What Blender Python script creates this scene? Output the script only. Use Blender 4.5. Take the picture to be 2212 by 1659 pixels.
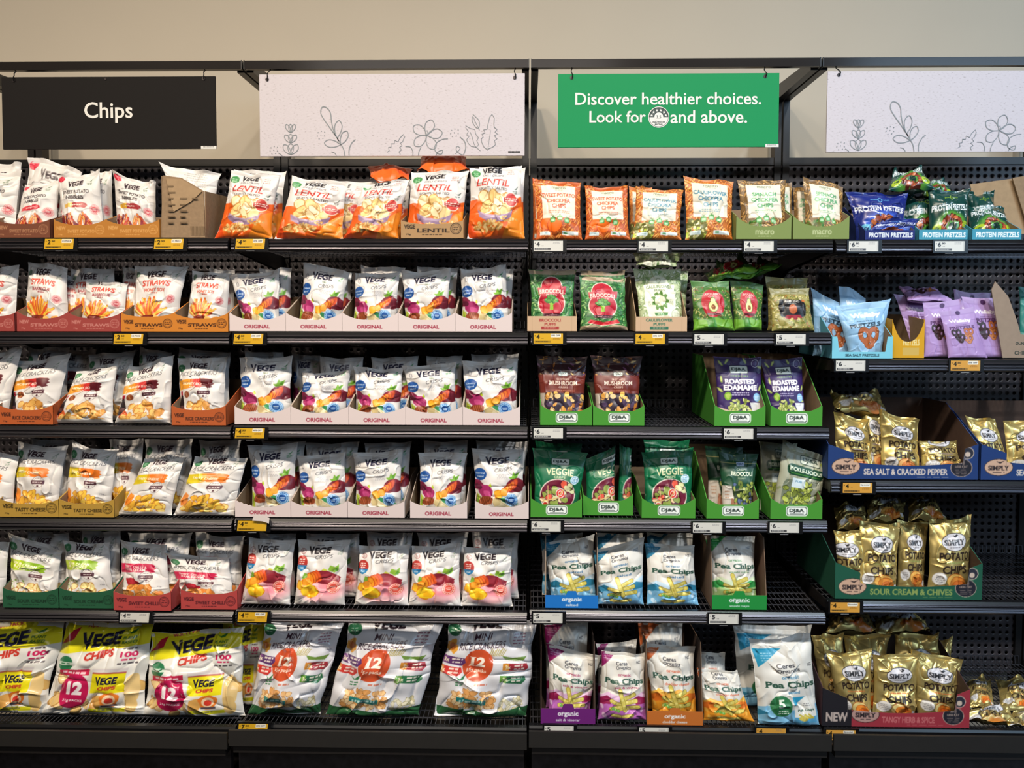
import bpy, math, random
import numpy as np
from mathutils import Matrix, Vector

Q = 0.95            # mesh points per photo pixel on printed faces
scene = bpy.context.scene
COL = scene.collection
for o in list(bpy.data.objects):
    bpy.data.objects.remove(o)

# ------------------------------------------------------------------ camera
FPX, CX, CY = 1661.0, 1106.0, 829.5
YAW, PITCH, ROLL, CAMZ = -0.0204, -0.042, 0.0026, 1.42
_f = np.array([math.sin(YAW) * math.cos(PITCH), math.cos(YAW) * math.cos(PITCH), math.sin(PITCH)])
_r0 = np.array([math.cos(YAW), -math.sin(YAW), 0.0])
_u0 = np.cross(_r0, _f)
RR = math.cos(ROLL) * _r0 + math.sin(ROLL) * _u0
UU = -math.sin(ROLL) * _r0 + math.cos(ROLL) * _u0
FF = _f
CAM = np.array([0.0, 0.0, CAMZ])
cam = bpy.data.cameras.new('camera')
cam.sensor_width = 36.0
cam.lens = FPX / 2212.0 * 36.0
camo = bpy.data.objects.new('camera', cam)
COL.objects.link(camo)
m = Matrix.Identity(4)
for i in range(3):
    m[i][0], m[i][1], m[i][2], m[i][3] = RR[i], UU[i], -FF[i], CAM[i]
camo.matrix_world = m
scene.camera = camo

# ------------------------------------------------------------------ view, world, lights
scene.view_settings.view_transform = 'Standard'
scene.view_settings.look = 'None'
scene.view_settings.gamma = 1.0
scene.view_settings.use_curve_mapping = False
scene.view_settings.exposure = -1.52
world = bpy.data.worlds.new('shop_air')
scene.world = world
world.use_nodes = True
world.node_tree.nodes['Background'].inputs[0].default_value = (0.92, 0.94, 1.0, 1)
world.node_tree.nodes['Background'].inputs[1].default_value = 0.075


def area(name, loc, target, size, power, col, sy=None):
    l = bpy.data.lights.new(name, 'AREA')
    l.energy = power
    l.color = col
    l.size = size
    if sy:
        l.shape = 'RECTANGLE'
        l.size_y = sy
    o = bpy.data.objects.new(name, l)
    COL.objects.link(o)
    o.location = loc
    d = Vector(target) - Vector(loc)
    o.rotation_euler = d.to_track_quat('-Z', 'Y').to_euler()
    return o


WARM = (1.0, 0.85, 0.67)
for lx, c, pw in [(-2.5, WARM, 58), (-1.5, WARM, 58), (-0.5, (1, .87, .71), 58), (0.5, (1, .91, .79), 58), (1.5, (.86, .93, 1), 58), (2.5, (.62, .82, 1), 48)]:
    o = area('ceiling_spot', (lx, 0.0, 4.0), (lx * 0.95, 2.35, 0.35), 0.16, pw, c)
    o.data.spread = math.radians(105)
o = area('window_daylight', (4.35, -2.0, 3.1), (4.2, 2.4, 2.9), 3.0, 280, (0.50, 0.74, 1.0), 2.0)
area('aisle_fill', (-0.6, -2.2, 3.4), (-0.2, 2.4, 0.9), 2.6, 85, (1.0, 0.94, 0.88), 1.6)  # unseen fill lamp, added to brighten the lower rows and shaded fronts


# ------------------------------------------------------------------ helpers
def px(x, y, Y):
    d = FF * FPX + RR * (x - CX) - UU * (y - CY)
    t = Y / d[1]
    return CAM + d * t


def proj(P):
    v = np.asarray(P, float) - CAM
    dz = v @ FF
    return CX + FPX * (v @ RR) / dz, CY - FPX * (v @ UU) / dz


MATS = {}


def nt(name):
    mt = bpy.data.materials.new(name)
    mt.use_nodes = True
    n = mt.node_tree.nodes
    return mt, n, mt.node_tree.links, n['Principled BSDF']


def solid(name, rgb, rough=0.5, metal=0.0, noise=0.0, nscale=60.0, bump=0.0):
    if name in MATS:
        return MATS[name]
    mt, n, L, b = nt(name)
    lin = [srgb2lin(c) for c in rgb]
    b.inputs['Base Color'].default_value = (*lin, 1)
    b.inputs['Roughness'].default_value = rough
    b.inputs['Metallic'].default_value = metal
    if noise or bump:
        tc = n.new('ShaderNodeTexCoord')
        t = n.new('ShaderNodeTexNoise')
        t.inputs['Scale'].default_value = nscale
        t.inputs['Detail'].default_value = 5
        L.new(tc.outputs['Object'], t.inputs['Vector'])
        if noise:
            r = n.new('ShaderNodeValToRGB')
            r.color_ramp.elements[0].position = 0.3
            r.color_ramp.elements[1].position = 0.7
            r.color_ramp.elements[0].color = (*[c * (1 - noise) for c in lin], 1)
            r.color_ramp.elements[1].color = (*[min(1, c * (1 + noise)) for c in lin], 1)
            L.new(t.outputs['Fac'], r.inputs[0])
            L.new(r.outputs[0], b.inputs['Base Color'])
        if bump:
            bp = n.new('ShaderNodeBump')
            bp.inputs['Strength'].default_value = bump
            bp.inputs['Distance'].default_value = 0.002
            L.new(t.outputs['Fac'], bp.inputs['Height'])
            L.new(bp.outputs[0], b.inputs['Normal'])
    MATS[name] = mt
    return mt


def srgb2lin(c):
    return c / 12.92 if c <= 0.04045 else ((c + 0.055) / 1.055) ** 2.4


def hx(s):
    s = s.lstrip('#')
    return tuple(int(s[i:i + 2], 16) / 255 for i in (0, 2, 4))


def printed(name, rough, coat=0.0, spec=0.5):
    mt, n, L, b = nt(name)
    v = n.new('ShaderNodeVertexColor')
    v.layer_name = 'print'
    L.new(v.outputs['Color'], b.inputs['Base Color'])
    L.new(v.outputs['Alpha'], b.inputs['Metallic'])
    b.inputs['Roughness'].default_value = rough
    b.inputs['Specular IOR Level'].default_value = spec
    b.inputs['Coat Weight'].default_value = coat
    b.inputs['Coat Roughness'].default_value = 0.25
    return mt


FILM = printed('printed_film', 0.40, 0.12, 0.45)
GLOSS = printed('glossy_film', 0.25, 0.5, 0.5)
FOIL = printed('gold_foil', 0.34, 0.0, 0.5)
CARD = printed('printed_card', 0.62, 0.0, 0.3)
EINK = printed('tag_display', 0.35, 0.2, 0.5)
KRAFT = solid('kraft_board', hx('8d7458'), 0.8, 0, 0.12, 90)
BLACK = solid('black_steel', hx('1d1a19'), 0.38, 0.0, 0.05, 20)
BLACK2 = solid('black_plastic', hx('101012'), 0.32)
RAILM = solid('anodised_rail', hx('4c4a4f'), 0.28, 0.88, 0.05, 8)
WIRE = solid('dark_wire', hx('56565c'), 0.30, 0.5)


def tag(o, label=None, cat=None, group=None, kind=None):
    if label: o['label'] = label
    if cat: o['category'] = cat
    if group: o['group'] = group
    if kind: o['kind'] = kind
    return o


def empty(name, loc):
    o = bpy.data.objects.new(name, None)
    COL.objects.link(o)
    o.location = loc
    o.empty_display_size = 0.05
    return o


def link(name, me, parent=None, origin=None):
    """origin: world point that becomes the object's own origin (mesh is given in world coordinates)"""
    o = bpy.data.objects.new(name, me)
    COL.objects.link(o)
    if parent is not None:
        o.parent = parent
        me.transform(Matrix.Translation(-Vector(parent_world(parent))))
    elif origin is not None:
        me.transform(Matrix.Translation(-Vector(origin)))
        o.location = origin
    return o


def parent_world(p):
    v = Vector(p.location)
    while p.parent:
        p = p.parent
        v = v + Vector(p.location)
    return v


def mesh_np(name, V, F, mats=(), col=None, smooth=False, midx=None):
    """V (n,3) array, F list of equal-length or mixed index lists / (m,4) array"""
    me = bpy.data.meshes.new(name)
    V = np.asarray(V, np.float32)
    if isinstance(F, np.ndarray):
        k = F.shape[1]
        nf = len(F)
        idx = F.reshape(-1).astype(np.int32)
        start = np.arange(nf, dtype=np.int32) * k
    else:
        nf = len(F)
        ln = np.array([len(f) for f in F], np.int32)
        start = np.concatenate([[0], np.cumsum(ln)[:-1]]).astype(np.int32)
        idx = np.array([i for f in F for i in f], np.int32)
    me.vertices.add(len(V))
    me.loops.add(len(idx))
    me.polygons.add(nf)
    me.vertices.foreach_set('co', V.reshape(-1))
    me.loops.foreach_set('vertex_index', idx)
    me.polygons.foreach_set('loop_start', start)
    if midx is not None:
        me.polygons.foreach_set('material_index', np.asarray(midx, np.int32))
    me.update(calc_edges=True)
    me.polygons.foreach_set('use_smooth', np.full(nf, bool(smooth)))
    for mt in mats:
        me.materials.append(mt)
    if col is not None:
        a = me.color_attributes.new('print', 'BYTE_COLOR', 'POINT')
        a.data.foreach_set('color_srgb', np.clip(col, 0, 1).astype(np.float32).reshape(-1))
    return me


def grid_faces(nu, nv, off=0, flip=False):
    i = np.arange(nu - 1)[None, :] + np.arange(nv - 1)[:, None] * nu + off
    i = i.reshape(-1)
    f = np.stack([i, i + 1, i + 1 + nu, i + nu], 1)
    return f[:, ::-1] if flip else f


class MB:
    """collects boxes, prisms and bars, then makes ONE mesh"""
    def __init__(s):
        s.v, s.f, s.m = [], [], []

    def box(s, a, b, m=0):
        (x0, y0, z0), (x1, y1, z1) = a, b
        k = len(s.v)
        s.v += [(x0, y0, z0), (x1, y0, z0), (x1, y1, z0), (x0, y1, z0), (x0, y0, z1), (x1, y0, z1), (x1, y1, z1), (x0, y1, z1)]
        for q in ((0, 3, 2, 1), (4, 5, 6, 7), (0, 1, 5, 4), (1, 2, 6, 5), (2, 3, 7, 6), (3, 0, 4, 7)):
            s.f.append([k + i for i in q]); s.m.append(m)

    def bar(s, p, q, r, n=5, m=0, r2=None):
        p, q = np.array(p, float), np.array(q, float)
        d = q - p
        d /= max(np.linalg.norm(d), 1e-9)
        a = np.cross(d, [0, 0, 1.0]) if abs(d[2]) < .9 else np.cross(d, [1.0, 0, 0])
        a /= np.linalg.norm(a)
        b = np.cross(d, a)
        k = len(s.v)
        r2 = r if r2 is None else r2
        for c, rr in ((p, r), (q, r2)):
            for i in range(n):
                t = 2 * math.pi * (i + .5) / n
                s.v.append(tuple(c + rr * (math.cos(t) * a + math.sin(t) * b)))
        for i in range(n):
            j = (i + 1) % n
            s.f.append([k + i, k + j, k + n + j, k + n + i]); s.m.append(m)
        s.f.append([k + i for i in range(n)][::-1]); s.m.append(m)
        s.f.append([k + n + i for i in range(n)]); s.m.append(m)

    def path(s, pts, r, n=6, m=0):
        for a, b in zip(pts[:-1], pts[1:]):
            s.bar(a, b, r, n, m)

    def prism(s, poly, axis, lo, hi, m=0):
        """poly: 2-D points in the plane of the other two axes (in x,y,z order), extruded along axis"""
        k, n = len(s.v), len(poly)
        for h in (lo, hi):
            for p in poly:
                c = list(p)
                c.insert(axis, h)
                s.v.append(tuple(c))
        for i in range(n):
            j = (i + 1) % n
            s.f.append([k + i, k + j, k + n + j, k + n + i]); s.m.append(m)
        s.f.append([k + i for i in range(n)][::-1]); s.m.append(m)
        s.f.append([k + n + i for i in range(n)]); s.m.append(m)

    def disc(s, c, r, y0, y1, n=20, m=0, rx=None):
        rx = rx or r
        s.prism([(c[0] + rx * math.cos(2 * math.pi * i / n), c[2] + r * math.sin(2 * math.pi * i / n)) for i in range(n)], 1, y0, y1, m)

    def build(s, name, mats, parent=None, origin=None, smooth=False):
        me = mesh_np(name, s.v, s.f, mats if isinstance(mats, (list, tuple)) else [mats], None, smooth, s.m)
        return link(name, me, parent, origin)


# ------------------------------------------------------------------ layout of the bays
YH, YB, YS, YK = 2.4427, 2.8059, 2.3158, 2.241
JX = [0.0042 + j * 0.9 for j in (-2, -1, 0, 1, 2)]
ROWY = {'E': (519, 777, 1040, 1300, 1580), 'Z': (513, 717, 919, 1120, 1315, 1562), 'A': (514, 717, 919, 1119, 1316, 1564), 'B': (515, 717, 919, 1120, 1318, 1566),
        'C': (517, 717, 921, 1121, 1318, 1569), 'D': (518, 776, 1038, 1298, 1575)}
BAYX = {'E': (JX[4], JX[4] + .9), 'Z': (0.0042 - 2.7, JX[0]), 'A': (JX[0], JX[1]), 'B': (JX[1], JX[2]), 'C': (JX[2], JX[3]), 'D': (JX[3], JX[4])}
MIDPX = {'E': 2750, 'Z': -460, 'A': 180, 'B': 820, 'C': 1465, 'D': 2110}
TILT = {}
SZ = {}
for b, ys in ROWY.items():
    for r, y in enumerate(ys):
        SZ[b, r] = px(MIDPX[b], y, YS)[2]
        TILT[b, r] = 0.055
TILT['C', 4] = 0.09
TILT['Z', 0] = TILT['A', 0] = TILT['B', 0] = TILT['C', 0] = TILT['D', 0] = TILT['E', 0] = 0.02
for b in 'ZABC':
    TILT[b, 5] = 0.03
TILT['D', 4] = 0.03
SDEP = 0.44


def shelf_z(b, r, Y):
    return SZ[b, r] + (Y - YS) * TILT[b, r]


ORD = ['top', 'second', 'third', 'fourth', 'fifth', 'bottom']
BAYN = {'A': 'left bay', 'B': 'bay under the first floral sign', 'C': 'bay under the green sign', 'D': 'right bay'}
# ------------------------------------------------------------------ printed artwork: glyphs and a small painter
GH = 56


def raster(tris, x0, x1, y0, y1, s):
    W, H = int((x1 - x0) * s) + 2, int((y1 - y0) * s) + 2
    a = np.zeros((H, W), np.float32)
    for t in tris:
        p = (t - [x0, y0]) * s
        lo = np.maximum(np.floor(p.min(0)).astype(int), 0)
        hi = np.minimum(np.ceil(p.max(0)).astype(int) + 1, [W, H])
        if (hi <= lo).any():
            continue
        gx, gy = np.meshgrid(np.arange(lo[0], hi[0]) + .5, np.arange(lo[1], hi[1]) + .5)
        w = []
        for k in range(3):
            ax, ay = p[k]
            bx, by = p[(k + 1) % 3]
            w.append((bx - ax) * (gy - ay) - (by - ay) * (gx - ax))
        w = np.array(w)
        ins = (w >= -1e-6).all(0) | (w <= 1e-6).all(0)
        a[lo[1]:hi[1], lo[0]:hi[0]][ins] = 1
    return a[::-1]


def text_tris(body, bold):
    cu = bpy.data.curves.new('t', 'FONT')
    cu.body = body
    cu.size = 1
    cu.resolution_u = 3
    cu.offset = bold
    cu.dimensions = '2D'
    cu.fill_mode = 'FRONT'
    ob = bpy.data.objects.new('t', cu)
    COL.objects.link(ob)
    dg = bpy.context.evaluated_depsgraph_get()
    dg.update()
    me = ob.evaluated_get(dg).to_mesh()
    me.calc_loop_triangles()
    n = len(me.vertices)
    co = np.zeros(n * 3, np.float32)
    me.vertices.foreach_get('co', co)
    co = co.reshape(-1, 3)[:, :2]
    ti = np.zeros(len(me.loop_triangles) * 3, np.int32)
    me.loop_triangles.foreach_get('vertices', ti)
    bpy.data.objects.remove(ob)
    bpy.data.curves.remove(cu)
    return co, ti.reshape(-1, 3)


GL = {}
_HH = {}


def glyph(ch, bold, serif):
    k = (ch, bold, serif)
    if k in GL:
        return GL[k]
    if bold not in _HH:
        c, _ = text_tris('HH', bold)
        _HH[bold] = c[:, 0].max() - c[:, 0].min()
    if ch == ' ':
        GL[k] = (None, 0, 0.27)
        return GL[k]
    c2, _ = text_tris('H' + ch + 'H', bold)
    adv = c2[:, 0].max() - c2[:, 0].min() - _HH[bold]
    co, ti = text_tris(ch, bold)
    x0 = co[:, 0].min()
    bm = raster(co[ti], x0, co[:, 0].max(), -0.26, 0.86, GH)
    if serif and ch in 'PhiprnmHIMNTKLUDEFBRAVXYmulkfdbvtJ1':
        ys = np.where(bm.any(1))[0]
        th = max(2, int(GH * 0.055))
        ex = int(GH * 0.075)
        out = np.pad(bm, ((0, 0), (ex, ex)))
        src = out.copy()
        for yy, dr in ((ys[-1], -1), (ys[0], 1)):
            if ch in 'ij' and dr > 0:
                continue
            row = src[min(max(yy + dr * 2, 0), len(src) - 1)]
            xs = np.where(row > 0)[0]
            if len(xs) == 0:
                continue
            runs = np.split(xs, np.where(np.diff(xs) > 1)[0] + 1)
            for rn in runs:
                if len(rn) < GH * 0.27:
                    a, b2 = max(rn[0] - ex, 0), min(rn[-1] + ex + 1, out.shape[1])
                    if dr < 0:
                        out[yy - th:yy + 1, a:b2] = 1
                    else:
                        out[yy:yy + th, a:b2] = 1
        bm = out
        x0 -= ex / GH
    GL[k] = (bm, x0, adv)
    return GL[k]


def string_mask(s, bold=0.0, serif=False, track=0.0):
    pen, parts = 0.0, []
    for ch in s:
        bm, x0, adv = glyph(ch, bold, serif)
        if bm is not None:
            parts.append((bm, pen + x0))
        pen += adv + track
    x_min = min(p[1] for p in parts)
    x_max = max(p[1] + p[0].shape[1] / GH for p in parts)
    H = parts[0][0].shape[0]
    out = np.zeros((H, int((x_max - x_min) * GH) + 4), np.float32)
    for bm, x in parts:
        i = int((x - x_min) * GH)
        w = min(bm.shape[1], out.shape[1] - i)
        out[:, i:i + w] = np.maximum(out[:, i:i + w], bm[:, :w])
    ys = np.where(out.any(1))[0]
    xs = np.where(out.any(0))[0]
    return out[ys[0]:ys[-1] + 1, xs[0]:xs[-1] + 1]


SM = {}
AS = 4.0


class Art:
    """a printed face, 100 units wide and h units high, y down; colours are plain ink colours"""
    def __init__(s, h, bg, metal=0.0):
        s.h = h
        s.bg = hx(bg) if isinstance(bg, str) else bg
        s.a = np.zeros((int(h * AS), int(100 * AS), 4), np.float32)
        s.a[...] = (*s.bg, metal)
        s.metal = metal
        s.rng = np.random.RandomState(int(h * 7) + int(s.bg[0] * 99))

    def _win(s, x0, y0, x1, y1):
        H, W = s.a.shape[:2]
        X0, Y0 = max(int(x0 * AS) - 1, 0), max(int(y0 * AS) - 1, 0)
        X1, Y1 = min(int(x1 * AS) + 2, W), min(int(y1 * AS) + 2, H)
        if X1 <= X0 or Y1 <= Y0:
            return None
        gx, gy = np.meshgrid((np.arange(X0, X1) + .5) / AS, (np.arange(Y0, Y1) + .5) / AS)
        return X0, Y0, X1, Y1, gx, gy

    def _put(s, w, mask, col, metal=0.0):
        X0, Y0, X1, Y1 = w[:4]
        col = hx(col) if isinstance(col, str) else col
        t = s.a[Y0:Y1, X0:X1]
        m = np.clip(mask, 0, 1)[..., None]
        t[...] = t * (1 - m) + np.array((*col, metal), np.float32) * m
        return s

    def ell(s, cx, cy, rx, ry, col, rot=0, wob=0.0, al=1.0, soft=0.0, metal=0.0):
        R = max(rx, ry) * (1.1 + wob) * (1 + soft)
        w = s._win(cx - R, cy - R, cx + R, cy + R)
        if w is None:
            return s
        c, n = math.cos(math.radians(rot)), math.sin(math.radians(rot))
        dx, dy = w[4] - cx, w[5] - cy
        a, b = (dx * c + dy * n) / rx, (-dx * n + dy * c) / ry
        d = np.sqrt(a * a + b * b)
        if wob:
            th = np.arctan2(b, a)
            ph = s.rng.rand(3) * 6.28
            d = d * (1 + wob * (np.sin(3 * th + ph[0]) + .6 * np.sin(5 * th + ph[1]) + .4 * np.sin(8 * th + ph[2])) / 2)
        mk = (d < 1).astype(np.float32) if not soft else np.clip((1 + soft - d) / soft, 0, 1)
        return s._put(w, mk * al, col, metal)

    def ring(s, cx, cy, r, t, col, al=1.0):
        w = s._win(cx - r, cy - r, cx + r, cy + r)
        if w is None:
            return s
        d = np.hypot(w[4] - cx, w[5] - cy)
        return s._put(w, ((d < r) & (d > r - t)) * al, col)

    def poly(s, pts, col, al=1.0, metal=0.0):
        p = np.array(pts, float)
        w = s._win(p[:, 0].min(), p[:, 1].min(), p[:, 0].max(), p[:, 1].max())
        if w is None:
            return s
        gx, gy = w[4], w[5]
        ins = np.zeros(gx.shape, bool)
        for (ax, ay), (bx, by) in zip(p, np.roll(p, -1, 0)):
            if ay == by:
                continue
            c = ((ay > gy) != (by > gy)) & (gx < (bx - ax) * (gy - ay) / (by - ay) + ax)
            ins ^= c
        return s._put(w, ins * al, col, metal)

    def rect(s, x0, y0, x1, y1, col, al=1.0, metal=0.0):
        return s.poly([(x0, y0), (x1, y0), (x1, y1), (x0, y1)], col, al, metal)

    def rr(s, x0, y0, x1, y1, r, col, al=1.0):
        w = s._win(x0, y0, x1, y1)
        if w is None:
            return s
        dx = np.maximum(np.maximum(x0 + r - w[4], w[4] - x1 + r), 0)
        dy = np.maximum(np.maximum(y0 + r - w[5], w[5] - y1 + r), 0)
        return s._put(w, ((dx * dx + dy * dy <= r * r) & (w[4] > x0) & (w[4] < x1) & (w[5] > y0) & (w[5] < y1)) * al, col)

    def line(s, pts, t, col, al=1.0):
        p = np.array(pts, float)
        w = s._win(p[:, 0].min() - t, p[:, 1].min() - t, p[:, 0].max() + t, p[:, 1].max() + t)
        if w is None:
            return s
        mk = np.zeros(w[4].shape, bool)
        for a, b in zip(p[:-1], p[1:]):
            d = b - a
            q = np.clip(((w[4] - a[0]) * d[0] + (w[5] - a[1]) * d[1]) / max(d @ d, 1e-9), 0, 1)
            mk |= np.hypot(w[4] - a[0] - q * d[0], w[5] - a[1] - q * d[1]) < t / 2
        return s._put(w, mk * al, col)

    def text(s, st, cx, cy, wd, ht, col, bold=0.02, rot=0, shear=0, arc=0, serif=False, al=1.0):
        k = (st, bold, serif)
        if k not in SM:
            SM[k] = string_mask(st, bold, serif)
        mk = SM[k]
        R = math.hypot(wd, ht) / 2 + abs(arc) + abs(shear) * ht
        w = s._win(cx - R, cy - R, cx + R, cy + R)
        if w is None:
            return s
        c, n = math.cos(math.radians(rot)), math.sin(math.radians(rot))
        dx, dy = w[4] - cx, w[5] - cy
        a, b = dx * c + dy * n, -dx * n + dy * c
        b = b - arc * (2 * a / wd) ** 2
        a = a + shear * b
        X = (a / wd + .5) * mk.shape[1] - .5
        Y = (b / ht + .5) * mk.shape[0] - .5
        out = np.zeros(a.shape, np.float32)
        # a few sub-samples keep small print soft rather than broken
        sx, sy = mk.shape[1] / wd / AS, mk.shape[0] / ht / AS
        cnt = 0
        for ox in (-.33, 0, .33):
            for oy in (-.33, 0, .33):
                xi = np.rint(X + ox * sx).astype(int)
                yi = np.rint(Y + oy * sy).astype(int)
                ok = (xi >= 0) & (xi < mk.shape[1]) & (yi >= 0) & (yi < mk.shape[0])
                out[ok] += mk[yi[ok], xi[ok]]
                cnt += 1
        return s._put(w, out / cnt * al, col)

    def scat(s, n, x0, y0, x1, y1, sz, cols, asp=(0.4, 1.0), wob=0.0, rot=None, inside=None):
        for _ in range(n):
            x, y = s.rng.uniform(x0, x1), s.rng.uniform(y0, y1)
            if inside and not inside(x, y):
                continue
            r = s.rng.uniform(*sz)
            s.ell(x, y, r, r * s.rng.uniform(*asp), cols[s.rng.randint(len(cols))], s.rng.uniform(0, 180) if rot is None else rot + s.rng.uniform(-15, 15), wob)
        return s

    def chips(s, n, x0, y0, x1, y1, r, cols, edge='b5732a', asp=(.45, .9), inside=None):
        """overlapping chips with a printed brown rim"""
        for _ in range(n):
            x, y = s.rng.uniform(x0, x1), s.rng.uniform(y0, y1)
            if inside and not inside(x, y):
                continue
            q, a, t = s.rng.uniform(.7, 1.1) * r, s.rng.uniform(*asp), s.rng.uniform(0, 180)
            s.ell(x, y, q, q * a, edge, t, .12)
            s.ell(x, y, q * .88, q * a * .84, cols[s.rng.randint(len(cols))], t, .10)
        return s

    def small(s, cx, cy, wd, n, gap, col, al=.8, ht=1.6):
        """lines of tiny print"""
        for i in range(n):
            q = wd * s.rng.uniform(.7, 1)
            x = cx - q / 2
            while x < cx + q / 2:
                l = s.rng.uniform(2, 6)
                s.rect(x, cy + i * gap - ht / 2, min(x + l, cx + q / 2), cy + i * gap + ht / 2, col, al)
                x += l + 1.2
        return s

    def sample(s, us, vs, du, dv):
        """box-filtered colours at us x vs (v up, 0..1)"""
        H, W = s.a.shape[:2]
        def M(c, hw, N):
            e = np.arange(N + 1) / N
            lo, hi = np.clip(c - hw, 0, 1 - 1e-4)[:, None], np.clip(c + hw, 1e-4, 1)[:, None]
            q = np.clip(np.minimum(hi, e[1:]) - np.maximum(lo, e[:-1]), 0, None)
            return (q / np.maximum(q.sum(1, keepdims=True), 1e-9)).astype(np.float32)
        Mu = M(np.asarray(us), du / 2, W)
        Mv = M(1 - np.asarray(vs), dv / 2, H)
        return np.stack([Mv @ s.a[..., k] @ Mu.T for k in range(4)], -1)


ART = {}


def art(fn):
    ART[fn.__name__] = fn()
    return fn
# ------------------------------------------------------------------ the printed designs
WH = 'dedad6'
NAVY = '1d1c38'
inE = lambda cx, cy, rx, ry: (lambda x, y: ((x - cx) / rx) ** 2 + ((y - cy) / ry) ** 2 < 1)


def vege(a, x, y, w, h, col=NAVY, rot=-3):
    a.text('V', x - w * .38, y + h * .06, w * .26, h * 1.18, col, .045, rot, 0)
    a.text('EGE', x + w * .12, y, w * .72, h * .95, col, .045, rot, .12)


def stampc(a, x, y, r, col, inner='f4efe9'):
    a.ell(x, y, r, r, col)
    a.ring(x, y, r * .94, r * .10, inner, .9)
    a.ring(x, y, r * .66, r * .08, inner, .9)
    for k in range(14):
        t = k * math.pi * 2 / 14
        a.ell(x + r * .77 * math.cos(t), y + r * .77 * math.sin(t), r * .06, r * .10, inner, math.degrees(t), al=.8)
    a.rect(x - r * .4, y - r * .18, x + r * .4, y - r * .04, inner, .85)
    a.rect(x - r * .3, y + r * .08, x + r * .3, y + r * .2, inner, .85)


def sprig(a, x, y, c='3d8f58'):
    a.poly([(x, y), (x - 6, y - 4), (x - 2, y - 1), (x + 1, y - 2), (x + 6, y - 6), (x + 3, y)], c)
    a.small(x, y + 3, 11, 2, 2.6, c, .9, 1.3)


def crisps_original():
    a = Art(137, WH)
    vege(a, 48, 24, 46, 15)
    a.text('nature', 46, 13.5, 16, 2.2, '3a3a48', .02)
    a.text('DELI', 54, 36, 9, 3, '4d6b46', .01)
    a.text('CRISPS', 59, 44, 35, 8, '34343c', .0, -8, .3)
    a.small(58, 55, 28, 4, 3, '8b8890', .6)
    a.rr(9, 21, 15, 33, 3, '5a5a66', .6).rr(10.5, 22.5, 13.5, 31.5, 1.5, WH)
    sprig(a, 87, 22)
    a.ell(12, 54, 13, 13, '1c4f96')
    a.text('Original', 12, 52, 19, 4.4, 'e8f0fa', .02)
    a.text('blend', 12, 58.5, 13, 4, 'e8f0fa', .02)
    a.poly([(88, 62), (92, 50), (84, 55), (80, 50), (77, 60), (70, 60), (76, 67)], '7fb23c').poly([(86, 66), (89, 52), (82, 58)], '5f9a30')
    a.poly([(29, 78), (33, 73), (36, 80), (31, 84)], 'b7c936')
    a.ell(5, 76, 15, 10, '7c1f3f', 25, .08).ell(22, 90, 17, 13, 'a22a63', 35, .1).ell(26, 95, 9, 6, 'c44b83', 30, .1).ell(8, 80, 8, 5, '5a1731', 30, .1)
    a.poly([(2, 92), (10, 100), (8, 128), (0, 125)], 'b9c94a').poly([(4, 98), (9, 110), (4, 120)], '7fa53a')
    a.ell(23, 109, 16, 9, '8f4327', -4, .1)
    for k in range(7):
        a.line([(10 + k * 4, 101), (15 + k * 4, 117)], .9, '5a2716').line([(14 + k * 4, 101), (9 + k * 4, 117)], .9, 'b8663c')
    a.poly([(40, 102), (54, 106), (80, 122), (74, 128), (44, 120), (36, 112)], 'e9dcb4').ell(46, 112, 8, 9, 'd8c48e', 20, .1).line([(42, 103), (76, 126)], .8, 'b99d62')
    a.poly([(48, 100), (70, 104), (92, 116), (80, 120), (60, 112)], '3f8f5a')
    a.ell(84, 78, 20, 14, '7b2030', -20, .1).ell(90, 82, 14, 10, '651a28', -10, .1)
    for k, c in enumerate(['d6532a', 'e2702a', 'ea8426', 'f09a2c', 'f3aa35']):
        a.ell(82 - k * 6, 76 + k * 4, 6, 12, 'b7431f', 25 + k * 4, .06).ell(81.4 - k * 6, 76.4 + k * 4, 5, 10.6, c, 25 + k * 4, .06)
    a.ell(50, 96, 10, 9, 'd7861b', 10, .14).ell(50, 96, 8.6, 7.7, 'f4b030', 10, .14).ell(61, 92, 8, 8, 'd98d20', 0, .12).ell(61, 92, 6.8, 6.8, 'f2a63a', 0, .12)
    stampc(a, 77, 108, 13, '2f74b8', 'cfe4f6')
    a.ell(77, 108, 6.5, 6.5, '1c4f96').rect(72, 106.5, 82, 108, 'cfe4f6').rect(73, 109.5, 81, 110.7, 'cfe4f6')
    return a


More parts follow.
